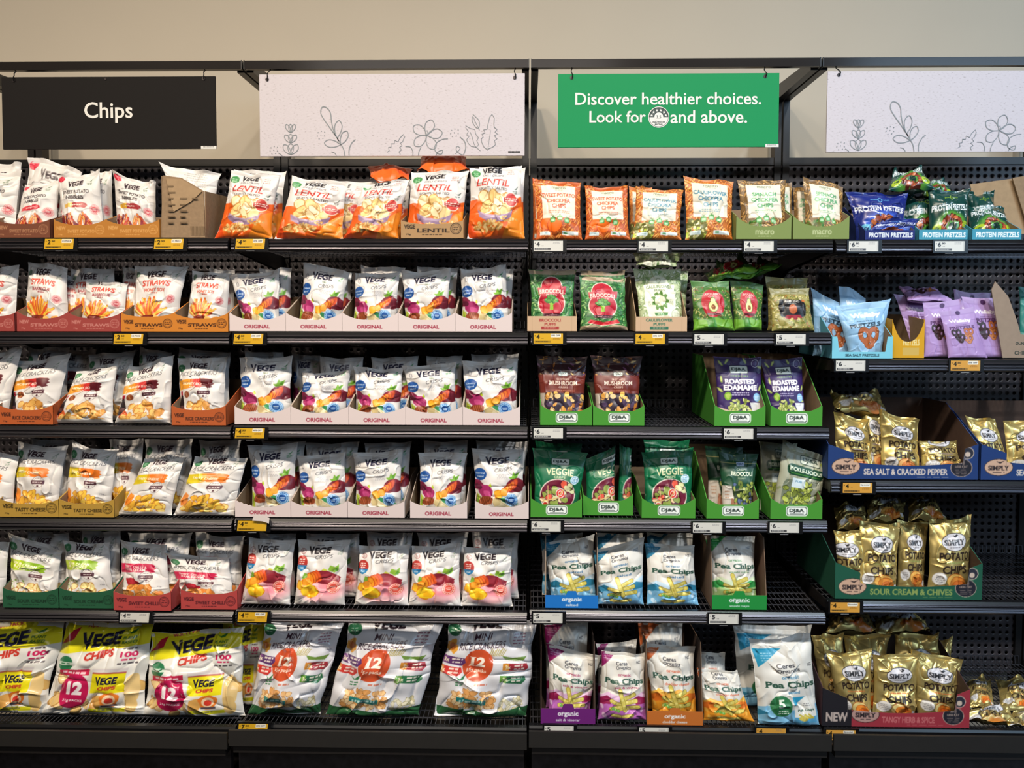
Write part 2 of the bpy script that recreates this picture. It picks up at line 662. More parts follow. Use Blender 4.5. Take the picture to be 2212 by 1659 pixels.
def crisps_red():
    a = Art(137, WH)
    a.text('nature', 46, 9, 14, 2.2, '3a3a48', .02)
    vege(a, 46, 20, 45, 15, '241a20')
    a.text('CRISPS', 55, 34, 36, 8, '34343c', 0, -6, .3)
    a.ring(12, 23, 6, 1.1, 'a65a5a').small(12, 21, 7, 3, 2.4, 'a65a5a', .8, 1.2)
    sprig(a, 86, 24, '8fa08a')
    a.ell(11, 47, 12, 15, 'b5342c').poly([(0, 52), (23, 52), (19, 60), (11, 65), (3, 60)], '2f7fb5')
    for k, (w, y) in enumerate(((14, 40), (16, 44.5), (13, 49))):
        a.small(11, y, w, 1, 1, 'f6e3da', .95, 2.2)
    a.text('cut', 11, 57.5, 9, 4, 'e4f0f8', .02)
    a.ell(56, 105, 36, 20, 'f3a9b0', 0, .05, .75, .5).ell(70, 98, 16, 12, 'ee6f84', 0, .05, .5, .6)
    a.poly([(66, 62), (70, 52), (80, 56), (86, 50), (87, 62), (78, 68)], '8ab53c').poly([(77, 64), (85, 54), (84, 66)], '5b9636').poly([(15, 80), (18, 68), (28, 72), (25, 82)], '7fae3a').poly([(52, 64), (58, 58), (66, 62), (60, 68)], 'c8cf4c')
    a.ell(62, 78, 26, 14, '86202f', 12, .08).ell(72, 80, 20, 10, '9a2b38', 15, .08).poly([(78, 70), (92, 78), (84, 88)], '86202f')
    for k, c in enumerate(['e4572a', 'ea6a26', 'ef8426', 'f39a2a']):
        a.ell(47 - k * 5, 74 + k * 2, 6.5, 13, 'c9501c', -25, .06).ell(46.4 - k * 5, 74.4 + k * 2, 5.3, 11.5, c, -25, .06)
    a.ell(14, 94, 12, 10, 'e08a18', 0, .16).ell(14, 94, 10.4, 8.6, 'f7c02a', 0, .16).ell(24, 88, 9, 10, 'df7a1a', 0, .14).ell(24, 88, 7.6, 8.6, 'f3a02c', 0, .14)
    a.ell(32, 106, 19, 14, 'e9921c', 8, .12).ell(32, 106, 17.4, 12.6, 'fbd22e', 8, .12).ell(36, 109, 9, 6, 'f4b51e', 20, .3).ell(26, 101, 6, 4, 'f7c32a', 20, .3)
    stampc(a, 79, 98, 13, 'd8503f', 'f6d9cf')
    a.small(13, 127, 9, 2, 2.5, 'a9a6a2', .6).small(88, 16, 6, 1, 1, 'c9c5c0', .3)
    return a


def cracker(b1, b2, txt, chipc, extra=None):
    a = Art(128, WH)
    vege(a, 46, 17, 36, 12, '2a1420')
    a.ell(10, 22, 8, 7.5, '3c7a4e').small(10, 20, 10, 3, 2.4, 'bfd8c2', .8, 1.2)
    sprig(a, 83, 19, '7e9180')
    a.text('RICE CRACKERS', 46, 33, 78, 8.6, '3b3a40', -.004, -2, .25)
    pts = [(1, 47), (30, 44), (62, 43), (76, 45), (80, 48), (77, 51), (81, 54), (76, 57), (79, 61), (70, 63), (40, 61), (22, 64), (2, 66)]
    a.poly(pts, b2)
    a.poly([(1, 47), (30, 44), (36, 61), (22, 64), (2, 66)], b1)
    a.poly([(30, 44), (38, 44), (42, 61), (34, 62)], b1, .5)
    for k, t in enumerate(txt):
        a.text(t, 38, 51 + k * 5.6 - (len(txt) - 2) * 2.6, 50 - 6 * (k > 0) * (len(txt) == 2), 5.0 if len(txt) < 3 else 4.2, 'fbf1e2', .03, 2)
    a.small(38, 59.5, 16, 1, 1, 'fbf1e2', .9, 1.6)
    if extra:
        extra(a)
    a.chips(46, 8, 90, 84, 122, 9, chipc, 'b9772e', (.4, .8), lambda x, y: y > 120 - 36 * math.exp(-((x - 48) / 34) ** 2))
    a.rect(0, 121, 100, 128, WH)
    a.ell(62, 71, 11.5, 11.5, 'efeae4').ring(62, 71, 11.5, .9, '8a7f80').ring(62, 71, 8.8, .5, 'a59a9a')
    a.small(62, 64, 12, 1, 1, '8a7f80', .8, 1.4).rect(49, 68, 75, 75, '57303a').small(62, 71.5, 22, 1, 1, 'e9dcd8', .9, 2).ell(62, 78.6, 2, 2, '57303a')
    a.text('75g', 86, 92, 7, 3, '55525a', 0)
    return a


def _soy(a):
    a.poly([(54, 43), (76, 45), (80, 48), (77, 51), (81, 54), (76, 57), (79, 61), (70, 63), (58, 62)], '5c1820')
    a.rect(5, 68, 12, 76, 'b0243a').poly([(5, 76), (12, 76), (16, 92), (16, 112), (1, 112), (1, 92)], '1f1116').rect(3, 96, 14, 104, '5a3a3a')
    a.ell(24, 75, 7, 6.5, '8a4526').line([(21, 72), (27, 79)], .7, 'd8a25c').line([(24, 70), (24, 80)], .7, 'd8a25c').line([(30, 70), (44, 62)], 1, '9a7a5a')
    a.poly([(6, 114), (16, 100), (26, 112), (40, 122), (14, 124)], 'c8582e')


def _cheese(a):
    a.poly([(2, 98), (9, 82), (20, 88), (22, 104), (8, 110)], 'e98a2c').scat(6, 6, 88, 18, 104, (1, 2), ['c7601c'])


def _chili(a):
    a.ell(34, 84, 14, 10, 'b41f32', 12, .2).ell(32, 82, 8, 5, 'd23a48', 12, .2)
    a.rect(0, 96, 30, 122, WH)


def _sour(a):
    a.scat(20, 8, 84, 40, 100, (1, 3), ['5e8a3c', '8aa85a', 'c9d2a8'])


def rice_soy(): return cracker('e79a2e', 'c4302c', ['HONEY SOY'], ['f0c374', 'eab45e', 'f6d394', 'd99a4a'], _soy)
def rice_cheese(): return cracker('d8c01c', 'ec7a22', ['TASTY CHEESE'], ['f6d05c', 'f3c244', 'f9dc80', 'eab03a'], _cheese)
def rice_sour(): return cracker('b4cc22', '8cb424', ['SOUR CREAM', '& CHIVES'], ['efe0a6', 'e6d48e', 'f4eac0'], _sour)
def rice_chilli(): return cracker('cf1f4e', 'c41c48', ['SWEET CHILLI &', 'SOUR CREAM'], ['f0a254', 'ea8c3e', 'f6bb74'], _chili)


def fries(a, cx, cy, r, cols):
    for k in range(46):
        t = a.rng.uniform(-1.15, 1.15)
        l = r * a.rng.uniform(.7, 1.05) * (1 - .18 * abs(t))
        x0 = cx + t * 7
        x1, y1 = x0 + math.sin(t) * l, cy - math.cos(t) * l
        a.line([(x0, cy), (x1, y1)], 4.0, 'b0571e').line([(x0, cy), (x1, y1)], 3.0, cols[k % len(cols)])


def straws(flav, fc):
    a = Art(126, WH)
    vege(a, 46, 18, 38, 14, '2b1a22')
    a.text('STRAWS', 50, 37, 58, 12, 'cc4130', .03, 0, .05, 1.5)
    a.text(flav, 49, 51, 46, 6.6, fc, .03, 0, 0, 0)
    a.small(49, 57, 20, 1, 1, fc, .9, 1.8)
    a.ell(10, 20, 6, 6, '4a6b50', 0, 0, .7)
    sprig(a, 84, 20, '7d8f80')
    fries(a, 42, 104, 42, ['f0bd3a', 'f7d25a', 'e8622c', 'f3a93a', 'e24a28', 'f8dd7c'])
    a.ell(42, 104, 16, 5, '7d2a1c', 0, .1)
    a.ell(10, 112, 11, 8, 'b8213c', 0, .1).ell(24, 112, 9, 7, '8e1c2c', 0, .1).ell(36, 115, 12, 6, '7da63a', 0, .2).ell(52, 114, 10, 6, 'd9d890', 0, .15).ell(60, 108, 8, 7, 'f0c46a', 0, .1)
    a.ell(70, 113, 11, 6.5, 'cf2b26', 0, .1).ell(80, 106, 8, 6, 'f2a54e', 0, .1).ell(88, 114, 8, 5, 'd63a2a', 0, .1).scat(12, 12, 106, 90, 120, (1.5, 3), ['5f8f34', 'e8e0b0', 'b8213c'])
    stampc(a, 84, 68, 8.5, 'b8434c')
    a.rect(0, 121, 100, 126, WH)
    return a


def straws_bbq(): return straws('BARBECUE', '8a2a30')
def straws_soy(): return straws('HONEY SOY', 'c8462e')


def nibbles(c1, c2):
    a = Art(118, WH)
    a.ell(12, 10, 9, 6, 'd03045')
    vege(a, 48, 21, 36, 12, '2b1a22')
    sprig(a, 80, 20, '5e7a5c')
    a.text('SWEET POTATO', 48, 38, 66, 7, '2d2428', .03, 2)
    a.text('NIBBLES', 46, 48, 42, 7, '2d2428', .03, 2)
    a.poly([(18, 60), (60, 57), (72, 60), (74, 64), (68, 68), (30, 67), (18, 66)], c1).poly([(18, 60), (40, 58), (38, 67), (18, 66)], c2)
    a.small(48, 62.6, 30, 1, 1, 'f6e8da', .9, 2)
    stampc(a, 88, 70, 9, 'c8555c')
    for k in range(34):
        x = a.rng.uniform(8, 78)
        y = a.rng.uniform(84, 104)
        t = a.rng.uniform(-1, 1) + .3
        l = a.rng.uniform(10, 17)
        c = ['e8813a', 'f0a052', '8a2030', 'c94a2a', 'f3b26a', '6e1a28'][k % 6]
        a.line([(x - l * math.sin(t) * .5, y - l * .5), (x + l * math.sin(t) * .5, y + l * .5)], 5, '7a2a20').line([(x - l * math.sin(t) * .5, y - l * .5), (x + l * math.sin(t) * .5, y + l * .5)], 3.8, c)
    return a


def nibbles_red(): return nibbles('c0283a', 'd84048')
def nibbles_yellow(): return nibbles('a8383a', 'e2ae34')


def lentil():
    a = Art(118, WH)
    a.poly([(0, 58), (20, 60), (50, 70), (80, 64), (100, 55), (100, 118), (0, 118)], 'e8641e')
    a.poly([(60, 118), (84, 80), (100, 70), (100, 118)], 'f08a24').poly([(0, 90), (20, 118), (0, 118)], 'd84a18')
    a.ell(12, 16, 9, 6.5, '3f8c4c').small(12, 15, 11, 3, 2.2, 'c9e2c8', .8, 1.1)
    vege(a, 44, 11, 38, 11, '201c22', 0)
    a.text('DELI CRISPS', 46, 21, 40, 3.4, '4a4650', 0, 0, .3)
    a.small(80, 12, 14, 3, 3.6, 'a06a62', .7, 1.6)
    a.text('LENTiL', 46, 33, 64, 12, 'c63a30', .012, 2, .22)
    a.text('LIGHTLY SALTED', 46, 44, 54, 4.4, '40302c', .01, 2)
    sprig(a, 88, 46, '4d5b50')
    a.chips(30, 22, 56, 76, 80, 12, ['f3d79a', 'f7e2b2', 'eecb84', 'f9e9c4'], 'bd8a4a', (.5, .85), inE(48, 70, 28, 20))
    a.poly([(16, 76), (34, 85), (56, 88), (76, 82), (82, 76), (78, 90), (62, 98), (36, 97), (20, 88)], '9a7f9c').poly([(16, 76), (34, 85), (56, 88), (76, 82), (82, 76), (80, 80), (56, 92), (34, 89)], 'b9a2ba')
    a.scat(170, 10, 94, 66, 110, (1.2, 2.6), ['e0b36a', 'cf9a50', 'f0cf90', 'b97f3c'], (.6, 1), 0, None, inE(36, 103, 28, 8))
    a.scat(60, 54, 84, 92, 100, (1.2, 2.4), ['e0b36a', 'cf9a50', 'f0cf90'], (.6, 1), 0, None, inE(74, 93, 16, 5))
    a.ell(80, 62, 12, 12, 'f0d8c4').ell(80, 62, 10.5, 10.5, 'c9433a').rect(66, 59, 94, 66, 'b3342e').small(80, 60.6, 24, 2, 3.4, 'f6e6d8', .9, 1.7)
    return a


def chickpea(lines, ink, pat, mid, disc=None):
    a = Art(118, pat[0])
    for k in range(230):
        x, y, t = a.rng.uniform(0, 100), a.rng.uniform(0, 118), a.rng.choice([35, 125]) + a.rng.uniform(-15, 15)
        a.ell(x, y, 8, 2.6, pat[3], t, .1).ell(x, y, 7, 1.7, pat[1 + k % 2], t, .1)
    if disc:
        a.ell(22, 88, 15, 13, 'b8400f', 0, .04).ell(22, 88, 13.5, 11.6, disc, 0, .04).ell(40, 92, 17, 14, 'b8400f', 0, .05).ell(40, 92, 15.4, 12.6, disc, 0, .05)
    elif mid:
        for k in range(60):
            a.ell(a.rng.uniform(2, 40), a.rng.uniform(84, 116), 5, 3.4, '6a6a30', a.rng.uniform(0, 180), .2).ell(a.rng.uniform(2, 40), a.rng.uniform(84, 116), 3.6, 2.4, mid[k % len(mid)], a.rng.uniform(0, 180), .2)
    a.rect(14, 10, 88, 78, 'e4dcc8')
    a.text('macro', 52, 15.5, 30, 4.6, '6c7a60', .01).small(52, 20, 24, 1, 1, '6c7a60', .7, 1.2)
    for k, (t, w) in enumerate(lines):
        a.text(t, 51, 31 + 11.5 * k, w * 1.04, 8.8, ink, .03)
    a.small(52, 64, 54, 2, 3.4, ink, .7, 1.4)
    for x, y in ((36, 80), (52, 77), (68, 82)):
        a.rr(x - 6, y - 3, x + 6, y + 7, 3, '4f9a4c').rr(x - 4, y, x + 4, y + 5, 1, 'b8e0b0').poly([(x, y - 3), (x - 3, y - 7), (x + 1, y - 5), (x + 4, y - 8), (x + 1, y - 3)], '3f8a40')
    a.rr(8, 104, 30, 111, 1, 'd7e6e4').rr(56, 104, 92, 111, 1, 'dfeae8').rect(60, 106, 68, 109, '5fa06a').small(22, 107, 10, 1, 1, '6a8a90', .8, 1.4)
    return a


def chick_sweet(): return chickpea([('SWEET POTATO', 70), ('CHICKPEA', 50), ('CHIPS', 30)], 'd9532f', ('c45c24', 'f09a48', 'e07a34', '96401c'), None, 'f2701e')
def chick_cauli(): return chickpea([('CAULIFLOWER', 68), ('CHICKPEA', 50), ('CHIPS', 30)], '3f7f96', ('c4702c', 'f6b058', 'e88e3c', '8e441c'), ['efe6b8', 'd8d28c', 'b9c848'])
def chick_spin(): return chickpea([('SPINACH', 50), ('CHICKPEA', 58), ('CHIPS', 34)], '4a9a5e', ('7a5c34', 'd6ac6c', 'b88a4c', '46341c'), ['4f8a34', '6fa848', '2f6a26'])


def protein(bg, g1, g2, dark):
    a = Art(80, bg)
    a.text('power crunch', 50, 15, 34, 4, g2, .01)
    a.ring(50, 15, 4, 1, g2).ell(50, 15, 2.4, 2.4, bg)
    a.ell(50, 62, 34, 21, g1, 0, .04, .9, .35)
    a.text('PROTEIN PRETZELS', 50, 32, 92, 10, 'f2f2f2', .035, -1, .05, -1)
    for k in range(26):
        t = k * .52
        a.ell(50 + 22 * math.cos(t), 62 + 14 * math.sin(t), 7, 5, '4a1a10', a.rng.uniform(0, 90), .2).ell(50 + 22 * math.cos(t), 61 + 14 * math.sin(t), 5.6, 3.8, ['a8502e', 'c06a3c', '8a3a22'][k % 3], 0, .2)
    a.ell(50, 63, 10, 7, dark, 0, .1)
    a.ell(14, 66, 10, 9, g2).text('10g', 14, 65, 10, 6, dark, .03)
    a.ell(86, 62, 10, 9, g2).small(86, 60, 12, 3, 3, dark, .8, 1.6)
    return a


def protein_blue(): return protein('1c2a78', '3f62c8', '6fc0e0', '141c50')
def protein_green(): return protein('103e38', '5c9c34', 'a8c02c', '0e3328')


def leafy(a, n, cols, edge, s=(4, 7)):
    for k in range(n):
        x, y, t, r = a.rng.uniform(0, 100), a.rng.uniform(0, a.h), a.rng.uniform(0, 180), a.rng.uniform(*s)
        a.ell(x, y, r, r * .45, edge, t, .15).ell(x, y, r * .8, r * .3, cols[k % len(cols)], t, .15)


def broc_icon(a, x, y, r):
    a.poly([(x - r * .2, y), (x + r * .2, y), (x + r * .28, y + r), (x - r * .28, y + r)], '8fbf3a').line([(x - r * .5, y - r * .1), (x, y + r * .5), (x + r * .5, y - r * .1)], r * .2, '8fbf3a')
    for dx, dy in ((-.7, -.2), (-.35, -.55), (0, -.7), (.35, -.55), (.7, -.2), (0, -.2), (-.4, -.1), (.4, -.1)):
        a.ell(x + dx * r, y + dy * r, r * .36, r * .3, '2f6e2c', 0, .2).ell(x + dx * r, y + dy * r - 1, r * .24, r * .18, '5aa042', 0, .2)


def broccoli_puffs():
    a = Art(126, '3d7a3c')
    leafy(a, 260, ['3f8f4a', '6cae5c', '2a6a38', '9cc47a', '55a050'], '1d4a26')
    a.ell(48, 40, 25, 27, 'e8d8c8').ell(48, 72, 32, 30, 'e8d8c8')
    a.ell(48, 40, 23, 25, 'b51f32').ell(48, 72, 30, 28, 'b51f32').poly([(16, 40), (82, 36), (80, 54), (18, 56)], 'b51f32')
    a.ring(48, 24, 5, 1, '7a2030')
    a.text('BROCCOLI', 48, 47, 56, 9, 'f4ead8', .02, 0, 0, 2, True).text('PUFFS', 48, 55, 26, 4.6, 'f4ead8', .01, 0, 0, 0, True)
    broc_icon(a, 48, 70, 16)
    a.poly([(26, 94), (70, 94), (66, 101), (30, 101)], '4a1c28').small(48, 97.5, 30, 1, 1, 'c8909a', .8, 2)
    a.poly([(20, 104), (48, 110), (78, 104), (84, 112), (48, 118), (14, 112)], 'c8202e').line([(14, 112), (48, 118), (84, 112)], 1.2, 'e8d8c8')
    a.rect(0, 0, 100, 10, 'b09a7c')
    a.poly([(0, 118), (30, 116), (50, 121), (70, 116), (100, 118), (100, 126), (0, 126)], 'b09a7c')
    return a


def cauli_puffs():
    a = Art(126, 'bcc89c')
    leafy(a, 220, ['dfe6c4', '9fb878', 'cdd8ae', '7fa05c', 'eef0dc'], '6f8a52')
    a.ell(50, 66, 36, 44, 'f0efd8').ell(50, 28, 20, 14, 'e4e6cc')
    a.poly([(16, 34), (84, 34), (80, 100), (20, 100)], 'f0efd8')
    a.ring(50, 24, 5, 1, '7d8f60')
    a.text('CAULIFLOWER', 50, 38, 58, 7, '4b6a3e', .02, 0, 0, 2, True).text('PUFFS', 50, 46, 24, 4.6, '4b6a3e', .01, 0, 0, 0, True)
    for k in range(9):
        t = k * .7
        a.ell(50 + 12 * math.cos(t), 68 + 12 * math.sin(t), 8, 5, '5f8a3c', math.degrees(t), .2)
    a.scat(60, 40, 58, 60, 78, (2, 4), ['f6f4e4', 'e8e6cc', 'd8dab4'], (.7, 1), 0, None, inE(50, 66, 11, 10))
    a.poly([(34, 92), (66, 92), (63, 98), (37, 98)], '4f8a50').small(50, 95, 20, 1, 1, 'e8f0d8', .8, 1.8)
    a.ell(84, 96, 11, 11, 'e6ead0').ring(84, 96, 11, 1.2, '9aa884').small(84, 93, 14, 3, 4, '9aa884', .8, 1.6)
    a.small(26, 66, 10, 5, 3, '8a9a70', .6, 1.3).small(76, 66, 10, 5, 3, '8a9a70', .6, 1.3)
    return a


def avocado():
    a = Art(118, '46702f')
    leafy(a, 260, ['98a856', 'c0bc70', '5f8a34', '8a5a3a', '3f7a2c'], '3c5a28', (3, 6))
    a.rect(0, 0, 100, 14, '4c7a3c')
    a.poly([(0, 92), (30, 96), (50, 88), (72, 96), (100, 92), (100, 118), (0, 118)], '6ca432').poly([(30, 96), (50, 88), (56, 118), (34, 118)], '458530')
    a.ell(50, 56, 30, 34, 'b5222e', 0, .04)
    a.text('AVOCADO', 50, 33, 40, 6, 'f4e8dc', .02, 0, 0, 1.5, True).text('CHIPS', 50, 40, 22, 4, 'f4e8dc', .01, 0, 0, 0, True)
    a.ell(50, 64, 13, 14, '5b7a2c').ell(50, 52, 7.5, 11, '5b7a2c').ell(50, 64, 11.4, 12.4, 'e4e29a').ell(50, 53, 6, 9.6, 'e4e29a').ell(50, 66, 6, 6, '8a4a20').ell(48.5, 64.5, 2, 2, 'b87a48')
    a.poly([(30, 80), (70, 80), (66, 86), (34, 86)], '5a1c20').small(32, 60, 8, 4, 3, 'e0a0a0', .6, 1.3).small(68, 60, 8, 4, 3, 'e0a0a0', .6, 1.3)
    return a


def almond():
    a = Art(118, '9c9250', .0)
    leafy(a, 190, ['c8bc6c', '8f8f44', 'dcd08a', '6f7a34', 'b07a3c'], '5a5424', (3, 6))
    a.rect(0, 0, 100, 18, '8d875a')
    a.poly([(20, 34), (80, 34), (84, 54), (80, 80), (50, 92), (20, 80), (16, 54)], '1a1a1e')
    a.text('ALMOND', 50, 39, 40, 6, 'e8e0d0', .02, 0, 0, 1.5).text('CHIPS', 50, 46, 20, 3.4, 'c8c0b0', .01)
    a.ell(50, 62, 10, 14, '7a3418').ell(50, 62, 9, 13, 'c4693a')
    for k in (-5, -2, 1, 4):
        a.line([(50 + k, 52), (50 + k * 1.3, 72)], .8, '8a3f20')
    a.poly([(34, 78), (66, 78), (72, 86), (50, 92), (28, 86)], '9a2030').scat(16, 22, 88, 80, 104, (3, 5), ['d8cc80', '9aa04c', '6f7a34'], (.4, .6))
    a.ell(80, 38, 4, 4, 'c06a34')
    a.small(28, 62, 10, 4, 3, '7a7a80', .6, 1.3).small(72, 62, 10, 4, 3, '7a7a80', .6, 1.3)
    return a


def pretzel(a, cx, cy, r, col, edge, t=5):
    def el(x, y, rx, ry, rot):
        c, n = math.cos(rot), math.sin(rot)
        return [(x + rx * math.cos(q) * c - ry * math.sin(q) * n, y + rx * math.cos(q) * n + ry * math.sin(q) * c) for q in np.linspace(0, 2 * math.pi, 26)]
    for c, w in ((edge, t * 1.25), (col, t)):
        for e in (el(cx - r * .48, cy - r * .25, r * .46, r * .58, -.45), el(cx + r * .48, cy - r * .25, r * .46, r * .58, .45), el(cx, cy + r * .42, r * .42, r * .34, 0)):
            a.line(e, w, c)


def wallaby_blue():
    a = Art(112, '8ab4d6')
    a.rect(0, 0, 100, 14, '9cc2e0')
    a.text('Wallaby', 52, 28, 62, 13, 'f2f0ea', .05, 0, 0).small(48, 40, 36, 1, 1, '3a5a70', .8, 2)
    a.text('PRETZELS', 48, 49, 70, 9.5, '223c4e', .05, -2)
    pretzel(a, 54, 76, 22, 'a85a2c', '6e3414', 9)
    a.scat(24, 34, 58, 76, 94, (.6, 1.1), ['f4ead8'])
    return a


def wallaby_purple():
    a = Art(124, 'a888bc')
    a.rect(0, 0, 100, 12, 'b295c4')
    a.ell(50, 9, 7, 5.5, '4a2a58')
    a.text('Wallaby', 50, 31, 64, 11, 'f0e6f2', .05).small(50, 41, 34, 1, 1, '5c3a6c', .8, 1.8)
    a.text('PRETZELS', 50, 48, 72, 8.5, '54285c', .05)
    for cx, cy, c in ((30, 64, '2c1a1c'), (66, 62, 'b8683a'), (60, 78, 'c07846'), (38, 76, '3a2022')):
        pretzel(a, cx, cy, 12, c, '3a1c14', 4.5)
    a.small(50, 100, 46, 2, 3, '6c4a80', .6, 1.2)
    return a


def djlogo(a, x, y, w, c='2a3a34', bg='e4ebe2'):
    a.rr(x - w / 2, y - w * .2, x + w / 2, y + w * .2, w * .07, c).rr(x - w / 2 + 1, y - w * .2 + 1, x + w / 2 - 1, y + w * .2 - 1, w * .06, bg)
    a.text('DJ&A', x, y, w * .78, w * .2, c, .03, 0, 0, 0, True)


def mushroom():
    a = Art(122, '3a1c20')
    pal = ['c98a3c', 'e0a858', 'a86428', 'f0cc88', '5c2c1c', '7a4a6a']
    leafy(a, 90, pal, '241016', (4, 7))
    a.rect(0, 36, 100, 70, '6e2a20')
    a.rect(0, 70, 100, 122, '2c2030')
    a.poly([(0, 70), (14, 70), (8, 90), (20, 112), (40, 120), (100, 120), (100, 122), (0, 122)], 'b0a498')
    a.chips(44, 14, 72, 98, 112, 8, ['d89a44', 'f0c060', 'b8742c', 'e6c890', '54405c'], '241428', (.5, .8))
    a.line([(10, 96), (30, 112), (60, 118), (96, 112)], 2, 'c8a070')
    djlogo(a, 52, 34, 20)
    a.text('SHIITAKE', 52, 44, 28, 3.6, 'e8d8c8', .01, 0, 0, 0, True).text('MUSHROOM', 52, 51.5, 62, 7.6, 'f4ead8', .02, 0, 0, -1, True).text('CRISPS', 52, 59, 20, 3.6, 'e8d8c8', .01, 0, 0, 0, True)
    a.rect(26, 63.5, 78, 67, '8a4030').small(52, 65.2, 46, 1, 1, 'd8a080', .8, 1.5)
    return a


def edamame():
    a = Art(126, '35205a')
    for x, y, r in ((12, 12, 50), (26, 8, 130), (64, 6, 60), (96, 20, 20), (10, 44, 90), (94, 60, 120), (6, 64, 40), (90, 84, 10)):
        a.ell(x, y, 7, 2.6, '8fa048', r, .15).ell(x, y, 5, 1.4, 'c4cc7c', r, .15)
    a.ring(86, 12, 8, 1.2, 'd8d4e8').ell(86, 12, 5, 5, '5c4a84')
    djlogo(a, 50, 24, 40)
    a.small(50, 37, 46, 1, 1, '7fae54', .9, 2.6)
    a.text('ROASTED', 50, 48, 66, 10, 'fbf8f4', .05, 0).text('EDAMAME', 50, 60, 74, 10.5, 'fbf8f4', .05, 0)
    a.small(50, 70, 46, 2, 4, 'c8c0dc', .9, 1.9)
    a.ell(22, 76, 8, 8, '7fae34').ell(22, 76, 5, 5, 'b8d060', 0, .2).ell(86, 78, 8, 8, '8fc4e8').small(86, 76, 11, 3, 3, 'f4fafc', .9, 1.5)
    a.poly([(0, 96), (30, 104), (50, 108), (100, 100), (100, 126), (0, 126)], 'c8b498').poly([(70, 88), (98, 88), (92, 108), (76, 108)], 'e8ecec')
    a.chips(60, 24, 82, 76, 106, 5, ['b0bc5c', 'ccd080', '8f9e40', 'dce09a'], '4f5a20', (.5, .7), inE(50, 96, 26, 14))
    a.poly([(16, 104), (84, 104), (78, 122), (22, 122)], 'e8e8e4')
    return a


def veggie():
    a = Art(128, '0f6b45')
    for k in range(8):
        a.rect(0, 6 + k * 9, 100, 9 + k * 9, '0c6040', .25)
    a.ring(50, 4, 6, 2, '0a4a34')
    djlogo(a, 52, 22, 36)
    a.text('VEGGIE', 52, 43, 56, 15, 'e0dcb0', .02, 0, 0, 2.5).text('CRISPS', 52, 55, 24, 4.6, 'e0dcb0', .02)
    a.ell(84, 60, 9, 9, 'd8eaf4').ring(84, 60, 7, .8, '4a90b8').small(84, 58, 10, 3, 3, '4a90b8', .9, 1.4)
    a.ell(50, 92, 39, 34, 'd8cabc').ell(50, 92, 36.5, 31.5, '6e1c34')
    a.chips(26, 18, 66, 82, 118, 10, ['8e1c3c', 'b02848', 'd8d8a0', 'e8c89c', 'e05a44', '8a9a44'], '3c0f20', (.45, .9), inE(50, 92, 33, 28))
    a.ell(56, 88, 10, 10, 'e8e0dc').ell(56, 88, 8.6, 8.6, 'd8402c').ring(56, 88, 5.4, 1.5, 'f2e0d8').ell(24, 112, 7, 7, 'e8e0dc').ell(24, 112, 5.6, 5.6, 'd8402c')
    a.line([(20, 104), (50, 98), (66, 76)], 2.4, 'd8b878').line([(28, 74), (30, 108)], 2, 'c8a070').ell(70, 78, 8, 5, 'e8e4b0', 40, .1)
    return a


def crispy_broccoli():
    a = Art(122, '1c4a30')
    leafy(a, 40, ['7a8a4a', '3f6a34', '9aa060'], '12301e')
    a.rect(0, 20, 100, 72, '1c4a30').line([(0, 20), (100, 20)], 1.4, 'b0a868')
    a.rect(44, 17, 66, 26, 'b8c8e0').text('DJ&A', 55, 21.5, 16, 5, '2a4a7a', .02)
    a.text('CRISPY', 58, 33, 30, 4.4, 'e4e4c8', .02).text('BROCCOLI', 58, 42, 62, 9, 'f0f0d8', .03, 0, 0, -1, True).text('FLORETS', 58, 51, 24, 3.4, 'c8ccaa', .01)
    a.rect(0, 72, 100, 122, '2a3a20')
    a.poly([(0, 66), (26, 66), (34, 92), (40, 122), (0, 122)], 'c8c0b4').small(14, 78, 16, 3, 6, 'a87a5c', .8, 2.4).poly([(26, 90), (40, 96), (60, 122), (22, 122)], 'b07a60').poly([(20, 116), (60, 116), (60, 122), (20, 122)], 'e8e4dc')
    a.chips(70, 32, 56, 94, 118, 6, ['9aa848', 'b8c068', '6f8034', '56648c'], '262e1c', (.5, .8), lambda x, y: x > 34 + max(0, y - 90) * .5)
    return a


def pickle():
    a = Art(128, 'a8aa94')
    leafy(a, 30, ['b8bca0', '8f9a70'], '8a9070')
    a.rr(40, 12, 84, 30, 3, '35453a').rr(41.5, 13.5, 82.5, 28.5, 3, 'c8ccb8').text('DJ&A', 62, 21, 34, 9, '35453a', .03, 0, 0, 0, True)
    a.rr(14, 34, 96, 54, 9, '1e4a30').text('PICKLE-LICIOUS', 55, 42, 72, 7.6, 'eef2dc', .035).line([(22, 50), (88, 50)], 1.2, '5fae3c')
    a.small(78, 60, 24, 2, 4, '4a5244', .8, 2)
    a.rr(10, 62, 74, 124, 12, '55624e', .6)
    a.chips(64, 16, 66, 70, 120, 7.5, ['a8b448', 'c0c864', '8a963c', '707c30'], '2c341c', (.5, .8))
    a.rr(28, 58, 56, 76, 2, 'd4e4ea').text('PUB', 42, 64, 14, 4, '5a8aa8', .02)
    a.ell(90, 84, 6, 10, '6c8048', 20).ell(88, 106, 6, 14, '4e7a3c', 10, .2).ell(90, 22, 8, 4, '8a9448', 20)
    return a


